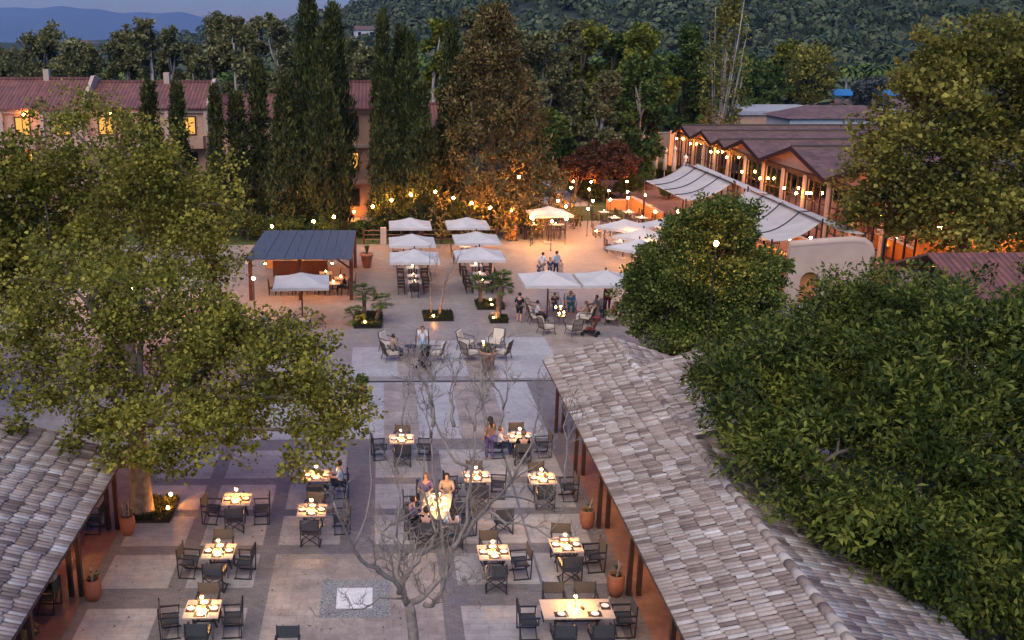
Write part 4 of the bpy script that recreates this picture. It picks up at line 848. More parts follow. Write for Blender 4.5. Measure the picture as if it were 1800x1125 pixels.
# ================================================================== SHADE SAILS
def sail(corn, nx_, sag, lb, seams, zs, poles=True):
    r_ = empty('shade_sail', (0, 0, 0), 0, lb, 'shade sail', 'shade sails over the terrace')
    A, B, C_, D = [Vector(c) for c in corn]   # A-B one edge, D-C the other
    n = 16; vs = []; 
    for i in range(n + 1):
        for j in range(n + 1):
            u, v = i / n, j / n
            p = A.lerp(B, u).lerp(D.lerp(C_, u), v)
            pin = 0.05 * math.sin(math.pi * v); p = p + (Vector(((A + B + C_ + D) / 4)) - p) * (.10 * (math.sin(math.pi * u) * (abs(2 * v - 1)) ** 4 + math.sin(math.pi * v) * (abs(2 * u - 1)) ** 4) * .15)
            p.z -= sag * math.sin(math.pi * u) * 1.0; vs.append(p)
    fs = [(i * (n + 1) + j, (i + 1) * (n + 1) + j, (i + 1) * (n + 1) + j + 1, i * (n + 1) + j + 1) for i in range(n) for j in range(n)]
    o = MB().add(vs, fs).build('canopy', M['sail'], r_, smooth=True); md = o.modifiers.new('thickness', 'SOLIDIFY'); md.thickness = .02
    for v in seams:
        j = int(round(v * n)); MB().tube([Vector(vs[i * (n + 1) + j]) + Vector((0, 0, .05)) for i in range(n + 1)], .05, 5).build('seam', M['seam'], r_)
    for c in (A, B, C_, D): MB().tube([(c[0], c[1], 0), (c[0], c[1], c[2] + .15)], .06, 7).build('pole', M['wood'], r_)
    return r_
sail([G(1134, 318, 3.6), G(1206, 287, 4.2), G(1290, 320, 4.2), G(1206, 353, 3.4)], 0, .4, 'cream shade sail with dark seams next to the parasol cluster', (.25, .5, .75), 0)
sail([G(1240, 377, 3.6), G(1315, 331, 4.2), G(1446, 389, 4.2), G(1357, 425, 3.4)], 0, .4, 'cream shade sail with dark seams partly behind the round tree', (.25, .5, .75), 0)
sail([G(1206, 287, 4.35), G(1226, 288, 4.0), G(1352, 341, 4.0), G(1292, 322, 4.35)], 0, .2, 'narrow cream sail strip along the glass front, higher one', (), 0)
sail([G(1315, 331, 4.35), G(1350, 341, 4.0), G(1521, 412, 4.0), G(1446, 389, 4.35)], 0, .25, 'narrow cream sail strip along the glass front, lower one', (.5,), 0)

# ================================================================== PARASOLS
def parasol_proto(w, h, octo=False):
    def fn():
        r_ = empty('parasol', (0, 0, 0), 0, None, 'parasol', 'white parasols on the plaza'); hw = w / 2; zr_, ze_ = h + .52, h
        rim = [(-hw, -hw), (hw, -hw), (hw, hw), (-hw, hw)]; b = MB(); n = 6; vs = []; fs = []
        for s_ in range(4):
            p, q = rim[s_], rim[(s_ + 1) % 4]; o = len(vs)
            for i in range(n + 1):
                for j in range(5):
                    u, v = i / n, j / 4; x = (p[0] + (q[0] - p[0]) * u) * v; y = (p[1] + (q[1] - p[1]) * u) * v
                    vs.append((x, y, zr_ - (zr_ - ze_) * v - .05 * math.sin(math.pi * u) * v - .06 * math.sin(math.pi * v)))
            fs += [(o + i * 5 + j, o + i * 5 + j + 1, o + (i + 1) * 5 + j + 1, o + (i + 1) * 5 + j) for i in range(n) for j in range(4)]
            o = len(vs); vs += [(p[0], p[1], ze_), (q[0], q[1], ze_), (q[0], q[1], ze_ - .16), (p[0], p[1], ze_ - .16)]; fs.append((o, o + 1, o + 2, o + 3))
        b.add(vs, fs).build('canopy', M['canopy'], r_)
        b = MB()
        for i in range(8):
            a = math.pi / 4 * i; l_ = hw * (1.41 if i % 2 else 1.0) * .97; b.beam((0, 0, zr_ - .2), (l_ * math.cos(a), l_ * math.sin(a), ze_ - .13), .03)
        b.build('rib', M['frame'], r_)
        MB().tube([(0, 0, 0.1), (0, 0, zr_ + .08)], .04, 8).build('pole', M['wood'], r_)
        MB().sphere((0, 0, zr_ + .1), .06, 6).build('finial', M['frame'], r_)
        MB().box((0, 0, .06), (.7, .7, .12)).build('base', M['stone'], r_); return r_
    return Proto(fn)
PA = parasol_proto(3.0, 2.35); 
pars = [(2.0, 71.2, 0, 'white parasol at the fence, over the dark tables on the pergola side'), (6.1, 71.3, 0, 'white parasol at the fence, orange-lit, nearer the menu pillar'),
        (1.95, 64.9, 0, 'middle white parasol of the file nearer the pergola'), (6.25, 65.7, 0, 'middle white parasol of the file nearer the bar'),
        (1.95, 59.9, 0, 'front white parasol of the file nearer the pergola, behind bare branches'), (5.95, 60.5, 0, 'front white parasol of the file above the lit palm'),
        (9.15, 53.9, 0, 'white parasol shading the busy lounge group, whole canopy visible'), (12.3, 53.9, 0, 'white parasol partly behind the round tree, over the stroller family'),
        (17.2, 70.3, .75, 'white parasol at the tip of the cluster by the orange wall'), (20.6, 71.3, .75, 'white parasol of the cluster closest to the orange wall'),
        (17.6, 66.6, .75, 'glowing white parasol in the middle of the cluster by the round tree'), (16.4, 62.9, .75, 'white parasol of the cluster tucked behind the round tree crown'),
        (12.8, 76.2, .1, 'brightly lit parasol over the garden bar tables'), (-4.4, 53.6, .05, 'white parasol before the pergola opening'), (-10.6, 54.4, .3, 'white parasol glimpsed through the plane tree leaves'),
        (20.3, 66.2, .75, 'white parasol half hidden between round tree and terrace')]
for x, y, rz, lb in pars: PA((x, y, 0), rz, lb)
def closed_proto():
    r_ = empty('closed_parasol', (0, 0, 0), 0, None, 'parasol', 'closed white parasols by the pool')
    MB().lathe([(.05, .9), (.2, 1.0), (.17, 1.8), (.1, 2.6), (.2, 2.75), (.04, 2.95)], 8).build('canopy', M['cloth'], r_, smooth=True)
    MB().tube([(0, 0, 0), (0, 0, 3.05)], .04, 6).build('pole', M['white'], r_); MB().box((0, 0, .05), (.6, .6, .1)).build('base', M['stone'], r_); return r_
CL = Proto(closed_proto)
for i, (px, ty, Y, z) in enumerate([(1112, 232, 128, 0), (1126, 237, 124, 0), (1138, 243, 120, 0), (1158, 232, 122, 0), (1174, 238, 124, 0), (1131, 263, 114, 0), (1155, 250, 112, 0), (1171, 258, 112, 0), (1187, 255, 110, 0), (1206, 270, 104, 0)]):
    p = atY(px, ty, Y); CL((p[0], Y, 0), 0, f'closed white parasol, {ORD[i]} of those standing behind the upper terrace hedge', (1.3, 1.3, p[2] / 3.05))
# ================================================================== PERGOLA BAR
pg = empty('pergola', (0, 0, 0), 0, 'pergola bar with blue-grey reed roof and dark red posts', 'pergola')
X0, X1, Y0, Y1 = -8.0, -1.75, 57.6, 67.9; z0, z1 = 2.75, 2.55
b = MB(); nn = 11
for i in range(nn):
    xa, xb = X0 + (X1 - X0) * i / nn, X0 + (X1 - X0) * (i + 1) / nn; dz = .02 * (i % 2)
    b.slab([(xa + .01, Y0, z0 + dz), (xb - .01, Y0, z0 + dz), (xb - .01, Y1, z1 + dz), (xa + .01, Y1, z1 + dz)], .06)
b.build('roof', M['straw'], pg)
for x in (X0 + .15, -4.9, X1 - .1):
    for y, zz in ((58.7, 2.62), (67.6, 2.45)): MB().box((x, y, zz / 2), (.22, .22, zz)).build('post', M['woodr'], pg)
MB().beam((X0, 58.7, 2.6), (X1, 58.7, 2.6), .16, .2).build('beam', M['woodr'], pg); MB().beam((X0, 67.6, 2.4), (X1, 67.6, 2.4), .16, .2).build('beam', M['woodr'], pg)
MB().beam((X1 - .1, 57.6, 2.58), (X1 - .1, 67.9, 2.38), .14, .2).build('side_beam', M['woodr'], pg); MB().beam((X0 + .1, 57.6, 2.58), (X0 + .1, 67.9, 2.38), .14, .2).build('side_beam', M['white'], pg)
MB().beam((X1 - .1, 58.7, 1.9), (X1 - .95, 58.7, 2.52), .1).build('brace', M['woodr'], pg)
MB().box(((X0 + X1) / 2 - 1.6, 67.3, 1.2), (X1 - X0 - 3.4, .2, 2.3)).build('back_wall', M['orange'], pg)
bc = empty('bar_counter', (-5.4, 65.2, 0), 0, 'dark wooden bar counter under the pergola', 'bar counter'); MB().box((0, 0, .55), (3.6, .5, 1.1)).build('cabinet', M['woodr'], bc); MB().box((0, 0, 1.13), (3.8, .7, .06)).build('countertop', M['ttop'], bc)
bsf = empty('bottle_shelf', (-5.2, 67.0, 0), 0, 'bottle shelf lit from behind on the pergola back wall', 'shelf')
for z in (1.2, 1.55, 1.9): MB().box((0, 0, z), (3.2, .25, .04)).build('shelf_board', M['wood'], bsf)
for i in range(26): MB().lathe([(.04, 0), (.04, .18), (.015, .24), (.015, .3)], 6, (-1.5 + .24 * (i % 13), 0, 1.22 + .35 * (i // 13))).build('bottle', M['wine'] if i % 3 else M['brass'], bsf)
for i, x in enumerate((-7.3, -6.3, -5.3, -4.3, -3.3, -2.3)):
    p = empty('pendant_bulb', (x, 60.2, 0), 0, f'small warm pendant bulb, {ORD[i]} along the pergola front beam', 'pendant lamp', 'pendant bulbs under the pergola')
    MB().tube([(0, 0, 2.3), (0, 0, 2.55)], .012, 4).build('cord', M['wood'], p); MB().sphere((0, 0, 2.24), .07, 8).build('bulb', M['screen'], p)
# gable roof corner seen over the pergola's end
# ================================================================== FENCE
def fence(x0, x1, y, lb, n):
    r_ = empty('rail_fence', (0, y, 0), 0, lb, 'fence')
    for i in range(n + 1):
        x = x0 + (x1 - x0) * i / n; MB().box((x, 0, .6), (.14, .14, 1.2)).build('post', M['woodr'], r_)
    for z in (.35, .7, 1.05): MB().tube([(x0, 0, z), (x1, 0, z)], .025, 5).build('rail', M['rope'], r_)
fence(-1.4, 2.9, 76.0, 'wooden rail fence run beside the pergola corner', 3); fence(3.1, 8.8, 76.1, 'wooden rail fence run reaching the menu pillar', 4)
MB_ = MB().box((0, 0, .65), (.45, .3, 1.3)); o = MB_.build('stone_pillar', M['stuccow']); o.location = (.1, 75.9, 0); tag(o, 'pale square stone pillar in the rail fence', 'pillar')
def atX(x, y, X):
    d = ray(x, y); t = X / d[0]; return (float(X), float(d[1] * t), float(CAM_H + d[2] * t))
# ================================================================== FURNITURE
def chair_fn(sling='sling'):
    def fn():
        r_ = empty('director_chair', (0, 0, 0), 0, None, 'chair', 'sling director chairs on the lower terrace')
        b = MB(); n = 6
        vs = []
        for i in range(n + 1):
            for s_ in (-1, 1): vs.append((-.25 + .5 * i / n, s_ * .22, .44 - .035 * math.sin(math.pi * i / n)))
        vs += [(x, y, z - .012) for x, y, z in vs]; m_ = 2 * (n + 1)
        b.add(vs, [(2 * i, 2 * i + 2, 2 * i + 3, 2 * i + 1) for i in range(n)] + [(m_ + 2 * i, m_ + 2 * i + 1, m_ + 2 * i + 3, m_ + 2 * i + 2) for i in range(n)]).build('seat', M[sling], r_)
        b = MB(); b.box((0, -.26, .74), (.54, .016, .34)); b.build('backrest', M[sling], r_)
        for s_ in (-1, 1):
            MB().box((s_ * .29, .0, .645), (.055, .52, .028)).build('armrest', M['frame'], r_)
            MB().box((s_ * .29, 0, .018), (.035, .52, .035)).build('foot_rail', M['frame'], r_)
            MB().beam((s_ * .28, -.25, .02), (s_ * .28, -.28, .92), .03, .03).build('back_post', M['frame'], r_)
            MB().beam((s_ * .28, .22, .42), (s_ * .28, .22, .64), .028).build('arm_post', M['frame'], r_)
            MB().beam((s_ * .27, -.23, .44), (s_ * .27, .23, .44), .03).build('seat_rail', M['frame'], r_)
        for y in (-.2, .2):
            for s_ in (-1, 1): MB().beam((s_ * -.28, y + s_ * .012, .03), (s_ * .27, y + s_ * .012, .43), .028, .02).build('leg', M['frame'], r_)
        return r_
    return Proto(fn)
CH = chair_fn('sling'); CHG = chair_fn('slingg')
def table_fn(w, d, top='ttop', hh=.75, nm='dining_table', grp='candle-lit dining tables'):
    def fn():
        r_ = empty(nm, (0, 0, 0), 0, None, 'table', grp)
        MB().box((0, 0, hh - .02), (w, d, .04)).build('tabletop', M[top], r_)
        for s_ in (-1, 1):
            MB().beam((s_ * w * .3, -d * .33, .02), (s_ * w * .3, d * .33, hh - .06), .045, .03).build('leg', M['frame'], r_)
            MB().beam((s_ * w * .3 + .03, d * .33, .02), (s_ * w * .3 + .03, -d * .33, hh - .06), .045, .03).build('leg', M['frame'], r_)
        MB().beam((-w * .3, 0, hh * .5), (w * .3, 0, hh * .5), .03).build('stretcher', M['frame'], r_); return r_
    return Proto(fn)
TB = table_fn(.9, .86); TBW = table_fn(1.84, .9)
def lamp_fn():
    r_ = empty('table_lamp', (0, 0, 0), 0, None, 'table lamp', 'small table lamps')
    MB().lathe([(.05, 0), (.05, .012), (.012, .02), (.01, .03)], 12).build('base', M['brass'], r_)
    MB().tube([(0, 0, .02), (0, 0, .26)], .007, 6).build('stem', M['brass'], r_)
    MB().lathe([(.055, .335), (.045, .352), (.012, .365), (.004, .375)], 12).build('shade', M['brass'], r_)
    MB().sphere((0, 0, .30), .040, 8).build('bulb', M['candle'], r_); return r_
LAMP = Proto(lamp_fn)
def simple(nm, cat, grp, fn):
    def f():
        o = fn(); o.name = nm; tag(o, None, cat, grp); return o
    return Proto(f)
MATP = simple('placemat', 'placemat', 'dark placemats', lambda: MB().box((0, 0, .003), (.36, .25, .006)).build('placemat', M['dmat']))
PLATE = simple('plate', 'plate', 'white plates', lambda: MB().lathe([(.06, .0), (.085, .006), (.105, .018), (.10, .02), (.06, .008), (.001, .007)], 16).build('plate', M['plate']))
GLASS = simple('drinking_glass', 'glass', 'stemmed glasses', lambda: MB().lathe([(.034, 0), (.03, .006), (.006, .01), (.006, .09), (.03, .115), (.038, .15), (.032, .19)], 10).build('drinking_glass', M['wine']))
KNIFE = simple('knife', 'cutlery', 'knives on the tables', lambda: MB().add([(-.009, 0, 0), (.009, 0, 0), (.008, .1, 0), (.012, .13, 0), (.008, .2, 0), (-.006, .22, 0), (-.009, 0, .004), (.009, 0, .004), (.008, .1, .004), (.012, .13, .003), (.008, .2, .002), (-.006, .22, .002)], [(5, 4, 3, 2, 1, 0), (6, 7, 8, 9, 10, 11)] + [(i, (i + 1) % 6, (i + 1) % 6 + 6, i + 6) for i in range(6)]).build('knife', M['silver']))
MENU = simple('menu_card', 'menu card', 'dark bottle holders', lambda: MB().box((0, 0, .04), (.05, .12, .08)).build('menu_card', M['wood']))
desc = dict(T1='front table of the plane-tree file', T2='second table of the plane-tree file', T3='third table of the plane-tree file', T4='front table of the next file', T5='leaf-shaded table of the second file',
            T6='lone table behind the bare branches', T8='table amid the bare crown', T9='table before the double post', T10='farthest table by the roof', T11='table right of the bare trunk', T12='table next to the pots', T13='double table', T7='shared party table')
TT = dict(T1=(-5.17, 23.35, 'LRFB'), T2=(-5.23, 26.44, 'LRFB'), T3=(-5.19, 29.88, 'LRF'), T4=(-2.7, 29.05, 'RFB'), T5=(-2.72, 31.66, 'RF'), T6=(.27, 34.9, 'LRFB'), T8=(2.72, 31.5, 'LRFB'), T9=(4.91, 31.3, 'RFB'), T10=(4.7, 35.0, 'LRFB'), T11=(2.76, 26.24, 'RFB'), T12=(4.89, 26.64, 'RFB'))
desc['T9'] = 'table before the gable posts'; desc['T10'] = 'back table by the roof gable'; desc['T11'] = 'table beside the bare trunk'; desc['T3'] = 'back table of the plane-tree file'; desc['T2'] = 'middle table of the plane-tree file'
desc['T4'] = 'table one aisle from the plane-tree file'; desc['T5'] = 'table under the plane leaves'; desc['T6'] = 'lone back table above bare twigs'; desc['T8'] = 'table seen through the bare crown'
SD = dict(L=(-.78, 0, -90, 'plane-tree side'), R=(.78, 0, 90, 'roof side'), F=(0, -.74, 0, 'camera side'), B=(0, .74, 180, 'far side'))
rj = random.Random(5)
def setting(x, y, s, d, w=.9):
    dx, dy, rz, sn = SD[s]; k = .62 if s in 'LR' else .6
    px, py = x + dx * k * .62 + 0, y + dy * k * .62; rz = R(rz) + rj.uniform(-.05, .05)
    MATP((px, py, .7505), rz, f'dark placemat on the {sn} of the {d}')
    PLATE((px, py, .757), 0, f'white plate on the {sn} of the {d}')
    c, s_ = math.cos(rz), math.sin(rz); ox, oy = .14, .10
    GLASS((px + ox * c - oy * s_, py + ox * s_ + oy * c, .757), 0, f'stemmed glass on the {sn} of the {d}')
    KNIFE((px + .135 * c + .1 * s_, py + .135 * s_ - .1 * c, .757), rz, f'knife on the {sn} of the {d}')
for k, (x, y, sides) in TT.items():
    d = desc[k]; x += .45 + rj.uniform(-.02, .02)
    TB((x, y, 0), rj.uniform(-.02, .02), f'square pale {d}' if d.startswith('table') or True else d)
    TB.last['label'] = f'square candle-lit {d}'
    LAMP((x - .02, y + .08, .75), 0, f'small glowing brass lamp on the {d}')
    MENU((x + .12, y + .02, .75), .6, f'dark bottle holder on the {d}')
    for s in sides:
        dx, dy, rz, sn = SD[s]; CH((x + dx * rj.uniform(.94, 1.16), y + dy * rj.uniform(.95, 1.12) + (rj.uniform(-.07, .07) if s in 'LR' else 0), 0), R(rz) + rj.uniform(-.2, .2), f'grey sling chair on the {sn} of the {d}')
    for s in 'LRF' + ('B' if 'B' in sides else ''): setting(x, y, s, d)
x, y = 5.03, 23.2; d = desc['T13']
TBW((x, y, 0), 0, 'wide double table near the potted cactus by the roof'); LAMP((x - .02, y + .1, .75), 0, f'small glowing brass lamp on the {d}'); MENU((x + .14, y - .04, .75), .5, f'dark bottle holder on the {d}')
LAMP.last['label'] = 'small glowing brass lamp on the wide double table'
for i, (dx, dy, rz, sn) in enumerate([(-1.25, 0, -90, 'plane-tree end'), (1.25, 0.05, 90, 'pot end'), (-.48, -.78, 0, 'camera side, plane-tree half'), (.48, -.8, 0, 'camera side, pot half'), (-.45, .8, 180, 'far side, plane-tree half'), (.42, .8, 180, 'far side, pot half')]):
    CH((x + dx, y + dy, 0), R(rz) + rj.uniform(-.05, .05), f'grey sling chair at the wide double table, {sn}')
for i, (dx, dy) in enumerate([(-.45, -.28), (.42, -.28), (.76, .1)]):
    sn = ('camera side, plane-tree half', 'camera side, pot half', 'pot end')[i]; MATP((x + dx, y + dy, .7505), [0, 0, 1.57][i], f'dark placemat on the wide double table, {sn}')
    PLATE((x + dx, y + dy, .757), 0, f'white plate on the wide double table, {sn}'); GLASS((x + dx + .12, y + dy + .13, .757), 0, f'stemmed glass on the wide double table, {sn}'); KNIFE((x + dx + .14, y + dy - .1, .757), 0, f'knife on the wide double table, {sn}')
CANDP = []
# party table in the middle, people round it
TBW((1.7, 29.3, 0), 1.45, 'long party table with many small lights under bare branches')
for i, (dx, dy) in enumerate([(.05, .1)]): LAMP((1.7 + dx, 29.3 + dy, .75), 0, f'small glowing brass lamp in the middle of the party table')
pt = [(.92, 29.9, -90, 'plane-tree side, far seat'), (.98, 28.75, -80, 'plane-tree side, near seat'), (2.5, 29.85, 90, 'roof side, far seat'), (2.62, 28.9, 100, 'roof side, near seat'), (1.3, 28.05, -8, 'camera side, under the dark shirt'), (2.12, 28.0, 5, 'camera side, under the white shirt'), (1.5, 30.7, 180, 'far side, one'), (2.2, 30.6, 176, 'far side, two')]
pt[6] = (1.4, 30.65, 180, 'far side, under the purple top'); pt[7] = (2.1, 30.6, 176, 'far side, under the beige shirt')
for cx, cy, rz, sn in pt: CH((cx, cy, 0), R(rz), f'grey sling chair at the party table, {sn}')
for i, (dx, dy) in enumerate([(-.2, .4), (.25, .45), (-.25, -.35), (.28, -.4), (.25, 0)]):
    sn = ORD[i] + ' from the far end'; PLATE((1.7 + dx, 29.3 + dy, .752), 0, f'white plate on the party table, {sn}'); GLASS((1.7 + dx * .6, 29.3 + dy * .8 + .05, .752), 0, f'stemmed glass on the party table, {sn}')
CH((4.0 - 0, 27.2 + 2.6, 0), .2, 'empty grey chair standing alone between party table and roof'); CH.last.location = (3.75, 28.9, 0)
CH((-2.4, 22.0, 0), math.pi, 'brownish sling chair cut by the bottom picture edge')
for i, (dx, dy) in enumerate([(-.12, -.45), (.1, -.25), (-.1, .4), (.12, .6)]): CANDP.append((1.7 + dx, 29.3 + dy))
# tables below the pavilion roofs
TBC = table_fn(.9, .86, 'cloth')
for i, (x, y, lb) in enumerate([(-9.9, 24.6, 'cloth table under the roof beside the thick dark posts'), (-10.0, 21.6, 'cloth table under the roof near the picture corner'), (-9.9, 29.2, 'cloth table at the roof end near the lit trunk')]):
    TB((x, y, 0), 0, lb); LAMP((x, y, .75), 0, 'small glowing lamp on the ' + lb)
    for s in 'RFB':
        dx, dy, rz, sn = SD[s]; CHG((x + dx * .95, y + dy, 0), R(rz) + rj.uniform(-.3, .3), f'dark green chair, {sn}, {lb.replace("cloth table ", "table ")}')
CHG((-9.15, 22.7, 0), -2.2, 'dark green sling chair turned towards the courtyard at the roof edge')
for i, (x, y, lb) in enumerate([(8.9, 24.2, 'table deep under the roof behind the potted cactus'), (8.9, 28.6, 'table deep under the roof behind the middle pot'), (8.8, 33.0, 'table deep under the roof near its far end')]):
    TB((x, y, 0), 0, lb); LAMP((x, y, .75), 0, 'small glowing lamp on the ' + lb)
    for s in 'LF':
        dx, dy, rz, sn = SD[s]; CH((x + dx, y + dy, 0), R(rz), f'grey chair, {sn.replace("camera", "near")}, {lb}')
# --- dark cafe chairs and tables on the upper plaza
def cafe_fn():
    r_ = empty('cafe_chair', (0, 0, 0), 0, None, 'chair', 'dark cafe chairs')
    MB().box((0, 0, .45), (.44, .44, .05)).build('seat', M['cafe'], r_)
    b = MB()
    for z in (.62, .74, .86, .96): b.box((0, -.21 - (z - .5) * .1, z), (.42, .03, .07))
    b.build('backrest', M['cafe'], r_)
    for sx in (-1, 1):
        MB().beam((sx * .2, .19, 0), (sx * .2, .19, .43), .04).build('leg', M['cafe'], r_); MB().beam((sx * .2, -.2, 0), (sx * .2, -.26, 1.0), .04).build('leg', M['cafe'], r_)
    return r_
CF = Proto(cafe_fn); CT = table_fn(.8, .8, 'cloth', .75, 'cafe_table', 'cafe tables on the upper plaza')
def candle_fn():
    r_ = empty('candle_jar', (0, 0, 0), 0, None, 'candle', 'candle jars')
    MB().lathe([(.045, 0), (.05, .1), (.045, .1), (.04, .01)], 10).build('jar', M['wine'], r_); MB().sphere((0, 0, .07), .028, 8, sz=1.4).build('flame', M['flame'], r_); return r_
CJ = Proto(candle_fn)
for i, (x, y) in enumerate(CANDP): CJ((x, y, .75), 0, f'candle jar among the glasses of the party table, {ORD[i]} from the camera', 1.3)
files = [(1.98, [58.9 + 1.3, 61.9, 64.4, 68.2, 71.0], 'pergola-side file'), (6.18, [60.3, 62.3, 65.0, 68.6, 71.2], 'bar-side file')]
for x, ys, nm in files:
    for i, y in enumerate(ys):
        xx = x - (.2 if i > 2 else 0); CT((xx, y, 0), 0, f'white-topped dark cafe table, {ORD[i]} from the front in the {nm}'); CJ((xx, y, .75), 0, f'candle jar on the {ORD[i]} table of the {nm}')
        for s_ in (-1, 1):
            CF((xx + s_ * .78, y - .1, 0), R(90 * s_), f'dark cafe chair, {"pergola" if s_ < 0 else "bar"} side of the {ORD[i]} table of the {nm}')
            if i < 3: CF((xx + s_ * .78, y + .75, 0), R(90 * s_), f'dark chair squeezed behind, {"pergola" if s_ < 0 else "bar"} side, {ORD[i]} table, {nm}')
CF((1.98, 59.2, 0), 0, 'dark cafe chair heading the front table of the pergola-side file'); CF((6.9, 60.2 + .9, 0), 2.4, 'dark cafe chair pulled aside above the lit palm')
# tables by the orange wall
for i, (px, py, lb) in enumerate([(1062, 372, 'by the lantern path, back'), (1080, 382, 'by the lantern path, front'), (1105, 372, 'along the orange wall, back'), (1128, 382, 'along the orange wall, front'), (1068, 400, 'beside the parasol cluster'), (1090, 425, 'under the parasol cluster edge')]):
    x, y, _ = G(px, py, .75); CT((x, y, 0), .2, f'white-topped cafe table {lb}'); CJ((x, y, .75), 0, f'candle jar on the cafe table {lb}')
    for s_ in (-1, 1):
        for q in (-.3, .5): CF((x + s_ * .8, y + q, 0), R(90 * s_), f'dark cafe chair, {"plaza" if s_ < 0 else "wall"} side{" rear" if q > 0 else " front"}, table {lb}')
for i, (px, py) in enumerate([(1190, 380), (1240, 392), (1300, 405), (1345, 420), (1420, 432), (1460, 425), (1490, 418)]):
    x, y, _ = G(px, py, .75); CT((x, y, 0), .2, f'cloth table under the shade sails, {ORD[i]} from the hedge end'); CJ((x, y, .75), 0, f'candle jar on the {ORD[i]} table under the shade sails')
    for s_ in (-1, 1): CF((x + s_ * .8, y, 0), R(90 * s_), f'dark cafe chair, {"outer" if s_ < 0 else "inner"} side of the {ORD[i]} table under the sails')
# bar tables with stools
HT = table_fn(1.25, .7, 'cloth', 1.05, 'bar_table', 'high tables at the garden bar')
def stool_fn():
    r_ = empty('bar_stool', (0, 0, 0), 0, None, 'bar stool', 'dark bar stools')
    MB().box((0, 0, .74), (.38, .38, .05)).build('seat', M['cafe'], r_); b = MB()
    for x in (-.15, 0, .15): b.box((x, -.18, .93), (.03, .025, .34))
    b.box((0, -.18, 1.1), (.38, .03, .06)); b.build('backrest', M['cafe'], r_)
    for sx in (-1, 1):
        for sy in (-1, 1): MB().beam((sx * .19, sy * .19, 0), (sx * .16, sy * .16, .73), .035).build('leg', M['cafe'], r_)
    return r_
BS = Proto(stool_fn)
for i, x in enumerate((11.95, 13.7)):
    HT((x, 78.3, 0), 0, 'high white-topped bar table, ' + ('one nearer the menu pillar' if i == 0 else 'one nearer the open plaza')); CJ((x, 78.3, 1.05), 0, 'candle jar on the high bar table, ' + ('pillar side' if i == 0 else 'plaza side'))
    for j, dx in enumerate((-.45, 0, .45)): BS((x + dx, 77.7, 0), 0, f'dark bar stool before the {"pillar" if i == 0 else "plaza"}-side bar table, {ORD[j]} of three')
    for j, dx in enumerate((-.4, .4)): BS((x + dx, 79.0, 0), math.pi, f'dark bar stool behind the {"pillar" if i == 0 else "plaza"}-side bar table, {ORD[j]} of two')
# pergola chairs
for i, (x, y) in enumerate([(-3.0, 60.0), (-2.6, 61.4), (-4.4, 60.2), (-6.0, 60.0), (-3.6, 62.8)]):
    CT((x, y, 0), .1, f'white-topped cafe table under the pergola, {ORD[i]} counting from the open corner'); CJ((x, y, .75), 0, f'candle jar under the pergola on the {ORD[i]} table')
    for s_ in (-1, 1): CF((x + s_ * .7, y, 0), R(90 * s_), f'dark cafe chair under the pergola, {"wall" if s_ < 0 else "open"} side of the {ORD[i]} table')
# --- lounge armchairs
def lounge_fn():
    r_ = empty('lounge_chair', (0, 0, 0), 0, None, 'armchair', 'cream-cushioned metal armchairs')
    MB().box((0, .02, .40), (.56, .56, .12)).build('seat_cushion', M['cream'], r_)
    b = MB(); b.add([(-.27, -.24, .46), (.27, -.24, .46), (.27, -.38, .95), (-.27, -.38, .95), (-.27, -.34, .46), (.27, -.34, .46), (.27, -.47, .95), (-.27, -.47, .95)], [(0, 1, 2, 3), (5, 4, 7, 6), (0, 3, 7, 4), (1, 5, 6, 2), (3, 2, 6, 7), (0, 4, 5, 1)]).build('back_cushion', M['cream'], r_)
    b = MB()
    for i in range(9): x = -.26 + .065 * i; b.tube([(x, -.36, .32), (x, -.5, .96)], .008, 4)
    for z, y in ((.33, -.36), (.65, -.43), (.97, -.5)): b.tube([(-.3, y, z), (.3, y, z)], .014, 5)
    b.build('back_frame', M['bronze'], r_)
    for s_ in (-1, 1):
        MB().tube([(s_ * .32, -.46, .72), (s_ * .34, -.1, .66), (s_ * .34, .22, .64), (s_ * .34, .3, .58)], .022, 6).build('armrest', M['bronze'], r_)
        MB().tube([(s_ * .34, .27, .62), (s_ * .31, .26, .3), (s_ * .35, .32, 0)], .02, 6).build('leg', M['bronze'], r_); MB().tube([(s_ * .3, -.5, .96), (s_ * .3, -.35, .34), (s_ * .34, -.44, 0)], .02, 6).build('leg', M['bronze'], r_)
    MB().box((0, 0, .32), (.6, .6, .03)).build('seat_frame', M['bronze'], r_); return r_
LC = Proto(lounge_fn)
def round_fn():
    r_ = empty('round_table', (0, 0, 0), 0, None, 'side table', 'low round lounge tables')
    MB().lathe([(.33, .52), (.34, .54), (.33, .56), (.001, .56)], 16).build('tabletop', M['frame'], r_)
    for i in range(4): a = i * 1.57 + .78; MB().tube([(.25 * math.cos(a), .25 * math.sin(a), .52), (.16 * math.cos(a), .16 * math.sin(a), .28), (.28 * math.cos(a), .28 * math.sin(a), 0)], .015, 5).build('leg', M['bronze'], r_)
    return r_
RT_ = Proto(round_fn)
RT_((5.0, 47.6, 0), 0, 'low round table with lantern between four empty armchairs'); CJ((5.0, 47.6, .56), 0, 'glowing lantern jar on the low round table between empty armchairs', 1.6)
for x, y, rz, lb in [(4.25, 48.5, -115, 'back armchair nearer the couple'), (4.3, 46.8, -60, 'front armchair nearer the couple'), (5.75, 48.6, 155, 'back armchair nearer the parasol group'), (5.8, 46.9, 62, 'front armchair nearer the parasol group')]:
    LC((x, y, 0), R(rz), f'empty cream {lb}, round the lantern table')
RT_((1.4, 47.3, 0), 0, 'low round table beside the seated couple')
